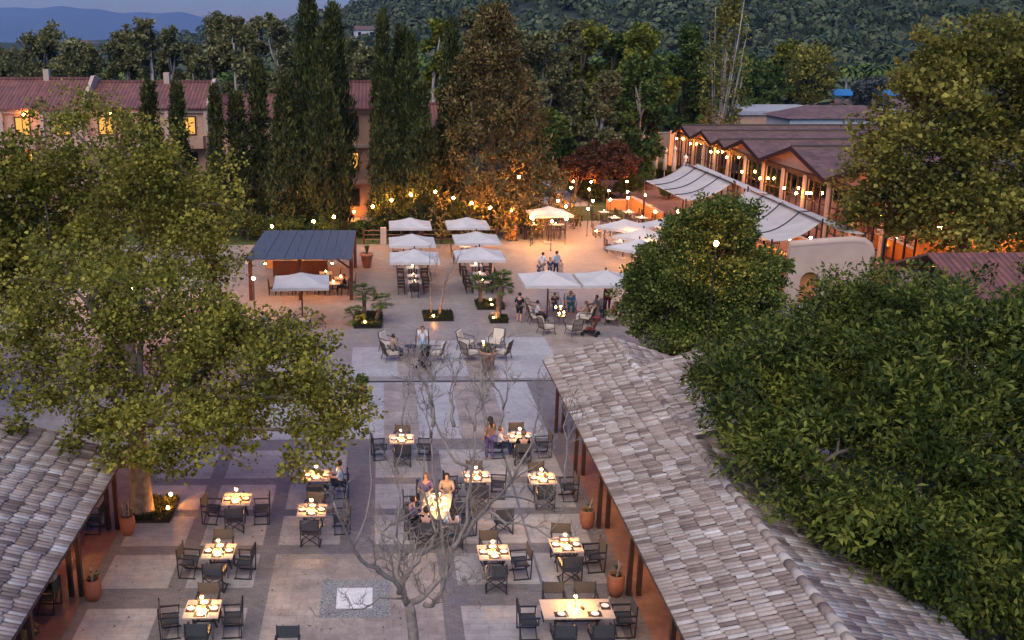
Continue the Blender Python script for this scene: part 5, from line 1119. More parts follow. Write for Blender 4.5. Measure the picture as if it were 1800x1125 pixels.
for x, y, rz, lb in [(.35, 48.3, -120, 'cream armchair behind the seated person in pink'), (.45, 46.8, -70, 'cream armchair under the seated person in pink'), (2.0, 48.4, 178, 'cream armchair under the man in white'), (2.55, 46.7, 75, 'cream armchair behind the dark stroller')]:
    LC((x, y, 0), R(rz), lb)
lg = [(8.5, 53.4, -90, 'under the seated person by the standing man'), (8.75, 51.3, -70, 'with its back towards the four empty ones'), (10.1, 51.0, 20, 'seen from behind, nearest the stroller'), (8.6, 55.0, -110, 'at the back, pergola end of the group'), (9.9, 55.9, 180, 'under the boy in navy'), (10.75, 55.6, 175, 'under the person in bright blue'), (11.2, 53.2, 60, 'under the brown-haired woman'), (12.0, 54.6, 110, 'under the light blue shirt'), (12.6, 53.0, 60, 'partly behind the round tree'), (13.6, 54.6, 90, 'beside the round tree, far one')]
for x, y, rz, lb in lg: LC((x, y, 0), R(rz), 'cream armchair of the parasol group, ' + lb)
RT_((9.8, 53.0, 0), 0, 'low round table in the middle of the parasol group'); RT_((10.0, 54.4, 0), 0, 'second low table behind, under the full parasol'); RT_((12.3, 53.9, 0), 0, 'low round table beside the round tree')
for i, (x, y) in enumerate([(9.65, 52.9), (9.95, 53.15), (10.0, 54.4), (9.7, 54.3)]): CJ((x, y, .56), 0, f'glowing candle jar of the parasol group, {ORD[i]} from the camera', 1.5)
# sofa-like chairs below the plane tree beside the front parasol
for x, y, rz, lb in [(-5.0, 51.6, 20, 'cream armchair before the pergola parasol, in view'), (-6.3, 51.2, -30, 'cream armchair before the pergola parasol, behind leaves'), (-4.3, 52.8, 100, 'cream armchair beside the palm bed'), (-3.2, 43.9 + 1, 60, 'cream armchair under the plane leaf fringe')]: LC((x, y, 0), R(rz), lb)
# ================================================================== STROLLERS
def stroller(loc, rz, mat, lb):
    r_ = empty('stroller', loc, rz, lb, 'stroller', 'strollers')
    b = MB()
    for s_ in (-1, 1): b.tube([(s_ * .24, .38, .12), (s_ * .24, -.1, .55), (s_ * .24, -.48, 1.0)], .016, 5); b.tube([(s_ * .24, -.34, .12), (s_ * .24, .1, .6)], .016, 5)
    b.tube([(-.24, -.48, 1.0), (.24, -.48, 1.0)], .02, 6); b.build('chassis', M['frame'], r_)
    b = MB(); b.add([(-.2, .25, .42), (.2, .25, .42), (.2, -.1, .38), (-.2, -.1, .38), (-.2, -.32, .9), (.2, -.32, .9), (-.2, .25, .36), (.2, .25, .36), (.2, -.14, .32), (-.2, -.14, .32), (-.2, -.38, .9), (.2, -.38, .9)], [(0, 1, 2, 3), (3, 2, 5, 4), (6, 9, 8, 7), (9, 10, 11, 8), (0, 3, 9, 6), (3, 4, 10, 9), (1, 7, 8, 2), (2, 8, 11, 5), (4, 5, 11, 10), (0, 6, 7, 1)]).build('seat', M[mat], r_)
    vs = []
    for i in range(7):
        a = math.pi * (.15 + .75 * i / 6)
        for x in (-.22, .22): vs.append((x, -.12 - .26 * math.cos(math.pi - a) - .1, .75 + .3 * math.sin(a)))
    MB().add(vs, [(2 * i, 2 * i + 1, 2 * i + 3, 2 * i + 2) for i in range(6)]).build('canopy', M[mat], r_)
    MB().box((0, 0, .2), (.38, .42, .14)).build('basket', M['blk'], r_)
    for sx in (-1, 1):
        for y in (.38, -.34): 
            w = MB(); w.tube([(sx * .24 - .025, y, .11), (sx * .24 + .025, y, .11)], .11, 12); w.build('wheel', M['blk'], r_)
    return r_
stroller((1.95, 45.6, 0), 2.8, 'blk', 'black stroller with grey hood in front of the man in white'); stroller((11.0, 50.9, 0), 1.1, 'red', 'dark red stroller parked at the parasol group edge')
# ================================================================== POTS, BEDS, SHRUBS
def pot(loc, mat, s, lb, plant, seed):
    r_ = empty('plant_pot', loc, 0, lb, 'plant pot', 'clay pots with plants'); rng = np.random.default_rng(seed)
    if mat == 'terral': prof = [(.18, 0), (.30, .62), (.34, .62), (.35, .74), (.30, .74), (.27, .60)]
    else: prof = [(.18, 0), (.27, .25), (.30, .5), (.28, .72), (.25, .78), (.21, .78), (.22, .66)]
    MB().lathe([(a * s, z * s) for a, z in prof], 20).build('pot', M[mat], r_, smooth=True); MB().lathe([(.22 * s, .66 * s), (.01, .69 * s)], 14).build('pot_soil', M['earth'], r_)
    if plant == 'dome':
        V, F = leaves(lobe_points([(0, 0, .82 * s, .30 * s, .30 * s, .2 * s)], 30, rng), np.full(30, .08), 40, .06, .045, rng); npmesh('foliage', V, F, L['hedge'], r_)
    elif plant == 'spiky':
        b = MB()
        for i in range(34):
            a = rng.uniform(0, 6.28); q = rng.uniform(.12, .4); p0 = Vector((0, 0, .66 * s)); d = Vector((math.cos(a), math.sin(a), 0)); sd = Vector((-d.y, d.x, 0)) * .022
            pts = [p0, p0 + d * q * .5 + Vector((0, 0, .35 * s)), p0 + d * q + Vector((0, 0, .5 * s))]
            b.poly([pts[0] - sd, pts[0] + sd, pts[1] + sd * .8, pts[1] - sd * .8]); b.poly([pts[1] - sd * .8, pts[1] + sd * .8, pts[2]])
        b.build('foliage', L['hedge'], r_)
    elif plant == 'bush':
        V, F = leaves(lobe_points([(0, 0, 1.15 * s, .3 * s, .3 * s, .34 * s)], 34, rng), np.full(34, .13), 26, .12, .07, rng); npmesh('foliage', V, F, L['green'], r_)
        MB().tube([(0, 0, .6 * s), (0, 0, 1.1 * s)], .02, 5).build('stem', M['bark'], r_)
    else:
        b = MB()
        for i in range(3 if plant == 'cactus' else 2):
            a = rng.uniform(0, 6.28); b.tube([(0.05 * math.cos(a), .05 * math.sin(a), .66 * s), (.08 * math.cos(a), .08 * math.sin(a), .95 * s), (.14 * math.cos(a + .4), .14 * math.sin(a + .4), 1.3 * s * rng.uniform(.8, 1.1))], [.035, .03, .02], 6)
        b.build('stem', M['bbark'], r_)
        V, F = leaves(np.array([(0, 0, .78 * s), (.05, .05, .95 * s)]), np.full(2, .1), 14, .1, .05, rng); npmesh('foliage', V, F, L['green'], r_)
    return r_
pot((-8.05, 28.95, 0), 'terra', .82, 'orange clay pot beside the back post pair and lit trunk', 'cactus', 1); pot((-8.08, 25.1, 0), 'terra', .82, 'orange clay pot with thin twiggy plant beside thick dark posts', 'twig', 2)
pot((6.5, 25.1, 0), 'terra', .84, 'orange clay pot with single cactus stem, behind the double table', 'cactus', 3); pot((6.5, 29.15, 0), 'terra', .82, 'orange clay pot with broad-leaved stem against the middle posts', 'twig', 4)
pot((5.0, 45.3, 0), 'terral', 1.25, 'large pale pot with clipped green dome on the pale paving', 'dome', 5); pot((-1.05, 67.6, 0), 'terral', 1.4, 'large pale pot with spiky plant beside the pergola post', 'spiky', 6)
pot((-.85, 40.3, 0), 'terra', .6, 'small pot with leafy bush on a white cube stand', 'bush', 7)
bpy.data.objects[-1] if False else None
for o in [o for o in COL.objects if o.get('label') == 'small pot with leafy bush on a white cube stand']: o.location.z = .5
MB().box((0, 0, .25), (.55, .55, .5)).build('display_stand', M['whitep']); o = bpy.data.objects['display_stand']; o.location = (-.85, 40.3, 0); tag(o, 'white cube stand carrying the small leafy pot', 'stand')
def bed(x0, y0, x1, y1, lb, seed):
    r_ = empty('flower_bed', ((x0 + x1) / 2, (y0 + y1) / 2, 0), 0, lb, 'planting bed'); w, d = x1 - x0, y1 - y0; rng = np.random.default_rng(seed)
    MB().box((0, 0, .05), (w, d, .1)).build('soil_bed', M['earth'], r_)
    n = int(w * d * 260); c = np.stack([rng.uniform(-w / 2, w / 2, n), rng.uniform(-d / 2, d / 2, n), np.full(n, .12)], 1)
    V, F = leaves(c, np.full(n, .06), 5, .13, .035, rng, up=1.6); npmesh('ground_cover', V, F, L['grassm'], r_); return r_
bed(-1.55, 52.4, -.02, 55.4, 'square grassy bed holding the dark fan palms', 1); bed(2.3, 53.8, 3.95, 55.5, 'small grassy bed with forked bare sapling', 2); bed(5.5, 56.2, 7.1, 58.0, 'grassy bed with lit twisted palm', 3); bed(5.95, 53.3, 6.95, 54.5, 'little grassy bed with tall palm trunk', 4)
bed(-8.4, 29.7, -6.9, 31.4, 'grassy bed round the lit plane trunk', 5); bed(10.9, 44.0, 19, 48.0, 'shaded bed under the round tree', 6)
def fan_palm(loc, h, s, lb, seed, tw=.11, lean=0.0):
    rng = np.random.default_rng(seed); r_ = empty('fan_palm', loc, 0, lb, 'palm', 'fan palms in the plaza beds')
    MB().tube([(0, 0, 0), (lean * .4, 0, h * .5), (lean, 0, h)], [tw * 1.2, tw, tw * 1.15], 9).build('trunk', M['bark'], r_)
    b = MB()
    for i in range(30):
        a = i * 2.4; e = rng.uniform(-.5, 1.0); d = Vector((math.cos(a) * math.cos(e), math.sin(a) * math.cos(e), math.sin(e))); p0 = Vector((lean, 0, h)) + d * .1 ; p1 = p0 + d * .38 * s
        b.tube([p0, p1], .012, 3, cap=False); sd = d.cross(Vector((0, 0, 1))).normalized(); u = sd.cross(d)
        for j in range(9):
            t = -1.15 + 2.3 * j / 8; dd = (d * math.cos(t) + sd * math.sin(t)).normalized(); tip = p1 + dd * .42 * s * rng.uniform(.85, 1.1) - Vector((0, 0, .08 * s)); w_ = dd.cross(u).normalized() * .028 * s
            b.poly([p1, p1 + dd * .2 * s + w_, tip, p1 + dd * .2 * s - w_])
    b.build('frond', L['green'], r_); return r_
fan_palm((-1.0, 54.0, .08), 1.5, 1.0, 'tallest fan palm of the bed beside the pergola post', 1); fan_palm((-.35, 53.6, .08), 1.05, .85, 'leaning fan palm on the plaza side of its bed', 2, lean=.35); fan_palm((-1.5, 53.2, .08), .45, .85, 'low fan palm at the bed edge by the steps', 3)
fan_palm((5.75, 57.2, .08), 1.2, .95, 'darker fan palm behind the twisted lit one', 4); fan_palm((6.75, 57.0, .08), 1.55, .95, 'orange-lit fan palm over the front parasol tables', 5, lean=.2); fan_palm((6.4, 53.9, .08), 1.9, .95, 'tall palm with thick brown trunk near the standing man', 6, tw=.15, lean=.2)
def shrub(loc, r_, h, mat, lb, seed, nm='shrub', cat='shrub', grp=None, trunk=0.0, per=60, lf=(.13, .09), sy=1.0):
    rng = np.random.default_rng(seed); o = empty(nm, loc, 0, lb, cat, grp)
    c = lobe_points(ell(0, 0, trunk + (h - trunk) * .5, r_, r_ * sy, (h - trunk) * .5, 6, seed), int(70 * max(1, r_)), rng, .5); c[:, 2] = np.clip(c[:, 2], .1 + trunk * .8, None)
    V, F = leaves(c, rng.uniform(.5, 1, len(c)) * .45, per, lf[0], lf[1], rng, up=.5); npmesh('crown', V, F, mat, o)
    b = MB(); b.tube([(0, 0, -.05), (.05, 0, max(.4, trunk * .7)), (0, 0, max(.7, h * .6))], [.08 + trunk * .03, .07, .03], 6)
    for i in range(4 if trunk else 0): a = i * 1.6; b.tube([(0, 0, trunk * .6), (math.cos(a) * r_ * .5, math.sin(a) * r_ * .5, h * .6)], [.06, .02], 5)
    b.build('trunk', M['bark'], o); return o
for i, (x, y, r_, h, m_) in enumerate([(.2, 78.3, 1.5, 3.2, 'hedge'), (2.6, 78.8, 1.6, 3.6, 'hedge'), (4.9, 78.6, 1.5, 3.5, 'hedge'), (7.0, 79.0, 1.6, 3.6, 'hedge'), (9.0, 79.3, 1.5, 3.4, 'hedge'), (11.2, 80.0, 1.6, 3.4, 'hedge'), (-4.5, 78.0, 1.4, 2.2, 'green'), (-7.6, 77.5, 1.4, 2.2, 'green'), (-10.5, 77.8, 1.5, 2.6, 'hedge'), (-1.7, 78.6, .8, 1.6, 'green')]):
    shrub((x, y, 0), r_, h, L[m_], f'lamp-lit shrub at the cypress feet, {ORD[i]} in planting order' if False else f'bushy shrub below the cypresses, {ORD[[4, 5, 6, 7, 8, 9, 2, 1, 0, 3][i]]} along the bulb line', 300 + i, grp='shrubs under the bulb line')
for i, (px, py, Y, r_, h, lb) in enumerate([(1012, 330, 96, 1.9, 5.0, 'russet small tree with thin trunk beside the lantern path start'), (1062, 335, 97, 3.2, 6.3, 'widest russet tree behind the lanterns'), (1092, 325, 99, 1.7, 4.6, 'russet tree before the closed parasols')]):
    x = atY(px, py, Y)[0]; shrub((x, Y, 0), r_, h, L['redt'], lb, 330 + i, 'small_tree', 'tree', 'russet trees by the path', trunk=1.6, per=60, lf=(.24, .16))
for i, (px, py, r_, h, lb) in enumerate([(1040, 352, 1.6, 1.5, 'low hedge bush along the curved pale path'), (1020, 340, 1.4, 1.4, 'clipped bush at the bend of the pale path'), (1135, 312, 2.6, 1.7, 'hedge clump under the closed parasols'), (1160, 310, 2.6, 1.7, 'hedge clump touching the shade sail corner'), (1100, 350, 1.5, 2.6, 'glowing bush between lanterns and orange wall'), (1175, 350, 1.4, 2.0, 'bush under the first shade sail'), (1120, 332, 1.8, 2.2, 'bush just above the orange wall head')]):
    x, y, _ = G(px, py, 0); shrub((x, y, 0), r_, h, L['hedge'], lb, 340 + i, grp='bushes by the orange wall')
# ================================================================== BARE TREES
def bare_tree(name, base, trunk_pts, trunk_r, branches, lb, seed, twl=1.0, ndens=1.0):
    rnd = random.Random(seed); r_ = empty(name, base, 0, lb, 'bare tree'); B0 = Vector(base); b = MB()
    b.tube([Vector(p) - B0 for p in trunk_pts], trunk_r, 10)
    def twig(p, d, ln, rad, depth):
        pts = [p]; dd = d.copy(); k = 4
        for i in range(k):
            dd = (dd + Vector((rnd.gauss(0, .16), rnd.gauss(0, .16), rnd.gauss(.05, .10)))).normalized(); pts.append(pts[-1] + dd * ln / k)
        b.tube(pts, [rad * (1 - .75 * i / k) for i in range(k + 1)], 5 if rad > .012 else 4, cap=False)
        if depth > 0:
            for i in range(1, k + 1):
                for _ in range(rnd.choice([1, 1, 2])):
                    nd = (dd + Vector((rnd.gauss(0, .75), rnd.gauss(0, .75), rnd.gauss(.15, .5)))).normalized(); twig(pts[i], nd, ln * rnd.uniform(.35, .6), max(.0065, rad * .55), depth - 1)
    for pts, r0, r1 in branches:
        P = [Vector(p) - B0 for p in pts]; Q = []
        for i in range(len(P) - 1):
            Q.append(P[i]); Q.append((P[i] + P[i + 1]) / 2 + Vector([rnd.gauss(0, .03) for _ in range(3)]))
        Q.append(P[-1]); k = len(Q) - 1; rad = [r0 + (r1 - r0) * i / k for i in range(k + 1)]; b.tube(Q, [q * 1.15 for q in rad], 7)
        for i in range(2, k + 1):
            if rnd.random() < .8 * ndens or i == k:
                d = (Q[i] - Q[i - 1]).normalized(); nd = (d * .7 + Vector((rnd.gauss(0, .5), rnd.gauss(0, .6), rnd.uniform(.1, .9)))).normalized() if i < k else d
                twig(Q[i], nd, rnd.uniform(.6, 1.25) * twl * (.7 + .3 * (1 - i / k)), max(.009, rad[i] * .5), 2)
    b.build('trunk', M['bbark'], r_, smooth=True); return r_
YB = 20.6
def P8(L_, y0, y1):
    n = len(L_) - 1; return [atY(600 + x / 3, 750 + y / 3, YB + y0 + (y1 - y0) * i / n) for i, (x, y) in enumerate(L_)]
def P3(L_, y0, y1):
    n = len(L_) - 1; return [atY(600 + x / 5.625, 540 + y / 5.625, YB + y0 + (y1 - y0) * i / n) for i, (x, y) in enumerate(L_)]
tb = atY(728, 1060, YB); base = (tb[0] + .05, YB, 0)
trunk = [base, (tb[0] + .03, YB, 1.0), atY(726, 1110, YB), atY(722, 1075, YB), atY(718, 1058, YB)]
br = [(P8([(350, 940), (330, 870), (310, 850), (235, 790), (180, 740), (110, 710), (60, 640), (10, 520), (-40, 400)], 0, -1.6), .068, .02),
      (P8([(322, 860), (320, 820), (290, 770), (310, 680), (280, 580), (215, 560), (250, 520), (320, 490), (420, 420)], 0, 1.2), .07, .016),
      (P8([(320, 820), (370, 740), (410, 680), (480, 630), (500, 560), (420, 300), (440, 150)], 0, 1.6), .06, .014),
      (P8([(360, 930), (430, 900), (520, 800), (560, 720), (620, 600), (665, 500), (680, 300), (700, 150), (700, 20)], 0, 1.0), .07, .02),
      (P8([(440, 940), (480, 945), (530, 870), (560, 760)], -.3, -.9), .05, .03),
      (P8([(560, 720), (535, 600), (510, 430), (480, 250), (470, 60)], .6, 2.2), .045, .014),
      (P8([(620, 600), (700, 500), (760, 440), (830, 370), (900, 290), (1010, 215)], .6, -1.2), .05, .012),
      (P8([(790, 430), (820, 470), (870, 510), (980, 520), (1090, 580), (1160, 590)], -.2, -1.6), .035, .012),
      (P8([(830, 370), (920, 370), (1020, 400), (1080, 430)], -.5, .8), .025, .010),
      (P8([(690, 220), (640, 200), (570, 140), (520, 40), (480, -60)], 1.0, 2.4), .04, .014),
      (P8([(350, 905), (200, 900), (120, 960), (0, 975)], 0, -1.2), .025, .008),
      (P8([(560, 740), (620, 820), (690, 850), (710, 890)], .3, -.6), .018, .006),
      (P3([(1115, 1180), (1110, 990), (1070, 870), (1120, 700)], 1.6, 2.4), .042, .010), (P3([(905, 1180), (905, 980), (850, 780), (760, 700), (730, 600)], 2.0, 3.0), .042, .010),
      (P3([(905, 980), (895, 800), (900, 680), (930, 590)], 2.2, 2.6), .02, .007), (P3([(1440, 1180), (1400, 1000), (1380, 700), (1370, 500)], 1.0, 1.8), .04, .010),
      (P3([(1560, 1180), (1600, 950), (1560, 830), (1500, 700)], 1.2, 2.2), .032, .009), (P3([(1600, 1000), (1640, 850), (1640, 700)], 1.4, 1.2), .02, .007),
      (P3([(600, 1250), (630, 950), (600, 800), (680, 760)], .6, 1.0), .022, .007), (P8([(1180, 300), (1190, 150), (1170, 0), (1200, -90)], -1.0, -.4), .018, .007),
      (P8([(60, 640), (130, 480), (160, 300), (150, 120)], -1.2, -.4), .025, .008), (P8([(290, 600), (310, 400), (290, 200), (330, 60)], .6, 1.4), .022, .007)]
br.append((P8([(700, 30), (705, -60), (760, -150)], 1.0, 1.2), .024, .008)); br.append((P8([(470, 60), (450, -40), (440, -130)], 2.2, 2.5), .02, .008)); br.append((P8([(900, 290), (1000, 100), (1030, -40), (1060, -150)], -.8, -.4), .024, .008))
bare_tree('bare_tree', base, trunk, [.15, .135, .125, .12, .11], br, 'large leafless tree rising at the bottom centre of the courtyard', 5, .85, .9)
# forked bare sapling in the bed
sb_ = (3.0, 54.6, .05); r2 = [([(2.75, 54.7, .1), (2.7, 54.7, 1.5), (2.6, 54.8, 2.6), (2.65, 54.9, 3.8)], .05, .012), ([(3.2, 54.5, .1), (3.4, 54.5, 1.5), (3.45, 54.4, 2.1), (3.9, 54.3, 3.0), (4.2, 54.3, 3.5)], .07, .03), ([(3.42, 54.5, 1.6), (3.1, 54.5, 2.1), (2.9, 54.4, 2.3)], .045, .02), ([(2.7, 54.7, 1.8), (3.0, 54.7, 2.8), (3.1, 54.7, 3.7)], .03, .01)]
bare_tree('bare_tree', sb_, [(3.0, 54.6, .0), (3.0, 54.6, .12)], [.12, .1], r2, 'forked bare sapling lit from its grassy plaza bed', 8, .6, .6)
# ================================================================== LAMPS
def globe_lamp(h, rr=.16, mat='glow'):
    def fn(loc=(0, 0, 0), label=None):
        r_ = empty('garden_lamp', loc, 0, label, 'garden lamp', 'warm globe lamps')
        MB().tube([(0, 0, 0), (0, 0, h - rr)], .03, 6).build('pole', M['frame'], r_); MB().sphere((0, 0, h), rr, 8).build('globe', M[mat], r_)
        MB().lathe([(.09, 0), (.09, .04), (.03, .06)], 8).build('base', M['frame'], r_); return r_
    return fn
def own_lamp(loc, z, label, rr=.10): return globe_lamp(z, rr)(loc, label)
GL = Proto(globe_lamp(2.2, .095)); GLS = Proto(globe_lamp(.5, .08))
for i, (px, py) in enumerate([(655, 363), (688, 352), (722, 342), (765, 337), (797, 348), (829, 357), (862, 365), (899, 370), (551, 389), (587, 381), (478, 398), (912, 311)]):
    Y = 77.0 if i < 8 or i == 11 else 75.0; x, _, z = atY(px, py, Y); own_lamp((x, Y, 0), z, 'warm globe lamp on tall pole above the russet conifer foot' if i == 11 else f'warm globe lamp before the cypresses, {ORD[[3, 4, 5, 6, 7, 8, 9, 10, 1, 2, 0, 0][i]]} along the line')
path = [(1008, 319), (1004, 330), (1036, 333), (1039, 320), (1070, 335), (1073, 351), (1042, 353), (1102, 319), (1103, 337), (1104, 348), (1134, 343), (1034, 367), (995, 363), (981, 353), (1152, 372), (1192, 372), (1225, 371), (970, 389), (934, 382), (1252, 392), (1318, 412), (1388, 420), (1425, 418), (1560, 404)]
for i, (px, py) in enumerate(path):
    x, y, z = G(px, py, 2.2); GL((x, y, 0), 0, f'warm globe lamp of the garden path and sail terrace, number {ORD[i] if i < 20 else ["twenty-first", "twenty-second", "twenty-third", "twenty-fourth"][i - 20]} walking from the path')
x, y, _ = G(1048, 406, .5); GLS((x, y, 0), 0, 'low glowing lamp standing alone on the orange-lit paving')
x, y, _ = G(1259, 428, 2.2); x, y, z = atY(1259, 428, 41.9); own_lamp((x, y, 0), z, 'bright globe lamp shining through the front of the round tree', .11)
GLB = Proto(globe_lamp(2.0, .12, 'glow2'))
for i, (x, y) in enumerate([(17.4, 68.4), (17.7, 64.6), (14.0, 75.6), (11.5, 75.7)]): GLB((x, y, 0), 0, 'bright lamp under the ' + ['parasol tip of the wall cluster', 'glowing parasol by the round tree', 'garden bar parasol, plaza side', 'garden bar parasol, pillar side'][i])
def wall_fn():
    r_ = empty('wall_lamp', (0, 0, 0), 0, None, 'wall lamp', 'globe lamps on the restaurant front')
    MB().beam((0, 0, 0), (-.22, 0, 0), .03).build('bracket', M['frame'], r_); MB().sphere((-.28, 0, .02), .10, 8).build('globe', M['wglow'], r_); return r_
WL = Proto(wall_fn)
wl = [(1190, 244), (1201, 244), (1214, 253), (1225, 253), (1250, 267), (1262, 267), (1278, 277), (1305, 302), (1337, 314), (1351, 314), (1379, 331), (1400, 340), (1419, 340), (1500, 380), (1517, 381)]
for i, (px, py) in enumerate(wl):
    x, y, z = atX(px, py, 33.0); 
    WL((33.25, y, z), 0, f'round wall lamp on the restaurant front, {ORD[i]} from the closed parasols')
def up_fn():
    r_ = empty('garden_uplight', (0, 0, 0), 0, None, 'uplight', 'small uplights in the beds'); MB().lathe([(.06, 0), (.08, .12), (.08, .16)], 10).build('housing', M['frame'], r_); MB().sphere((0, 0, .2), .045, 8).build('bulb', M['glow'], r_); return r_
UL = Proto(up_fn)
for x, y, lb in [(2.85, 53.95, 'in the bed of the forked bare sapling'), (6.35, 56.35, 'in the bed of the twisted palm'), (6.15, 53.6, 'beside the tall palm trunk'), (-.95, 52.8, 'among the fan palms by the pergola'), (-7.05, 30.25, 'under the big lit plane trunk'), (6.4, 57.6, 'behind the twisted palm'), (-1.1, 40.1, 'next to the small pot on its stand')]: UL((x, y, .08 if y > 41 or x < -6 else 0), 0, 'small bright uplight ' + lb)
own_lamp((-7.1, 31.0, 0), .4, 'low bright lamp at the foot of the lit plane trunk', .05)
# hanging lamps under pavilion roofs, kitchen glow
def pend_fn(mat='glow'):
    r_ = empty('pendant_lamp', (0, 0, 0), 0, None, 'pendant lamp', 'pendants under the pavilion roofs'); MB().tube([(0, 0, .1), (0, 0, .9)], .01, 4).build('cord', M['frame'], r_); MB().sphere((0, 0, 0), .07, 8).build('bulb', M[mat], r_); MB().lathe([(.15, .03), (.06, .12), (.02, .14)], 10).build('shade', M['brass'], r_); return r_
PL = Proto(pend_fn); PLW = Proto(lambda: pend_fn('wglow'))
for i, (x, y) in enumerate([(-10.2, 20.5), (-10.4, 24.8), (-10.2, 27.9), (9.0, 18.5), (9.0, 22.5), (9.0, 26.5), (9.0, 30.5), (9.0, 34.5)]):
    PLW((x, y, 2.25), 0, f'brass pendant under the {"orange-walled" if i < 3 else "walnut-side"} pavilion roof, {ORD[i if i < 3 else i - 3]} from the camera')
# lamps glimpsed through the plane crowns
for i, (x, y) in enumerate([(-9.5, 55.5), (-12.5, 56.5), (-7.2, 55.0), (-15.5, 57.5), (-18, 60), (-10.8, 60), (-13.5, 53.0), (-20.5, 66.0)]): GL((x, y, 0), 0, f'warm globe lamp glimpsed through plane leaves, {ORD[i]} of the hidden seating')
for i, (x, y) in enumerate([(-3.4, 66.2), (-5.2, 64.2), (-6.6, 66.0)]):
    PL((x, y, 2.1), 0, f'brass pendant over the pergola bar, {ORD[i]} from the open corner')
x, y, z = atY(622, 373, 87.2); WL((x, 87.6, z), R(90), 'round lamp over the apartment block doorway')
WLs = [(42, 202), (195, 200), (22, 262)]
for i, (px, py) in enumerate(WLs):
    x, y, z = atY(px, py, 87.3); WL((x, 87.5, z), R(90), f'balcony lamp on the apartment block, {ORD[i]} glimpse above the plane crown')
for i, (x, y) in enumerate([(-7.0, 59.2), (-5.0, 59.4), (-3.0, 59.3)]): PL((x, y, 2.15), 0, f'brass pendant at the pergola front, {ORD[i]} from the plane tree')
# fallen leaves
rng = np.random.default_rng(15); n = 900; c = np.stack([np.concatenate([rng.uniform(-8.2, 6.5, n // 2), rng.normal(-3, 3, n // 2)]), rng.uniform(21.5, 43, n), np.full(n, .02)], 1)
V, F = leaves(c, np.full(n, .01), 1, .085, .05, rng, up=0); V[:, 2] = .012 + np.tile([0, .006, .004, .008], n); tag(npmesh('fallen_leaves', V, F, L['conif']), 'dry leaves scattered over the lower terrace paving', 'fallen leaves', kind='stuff')
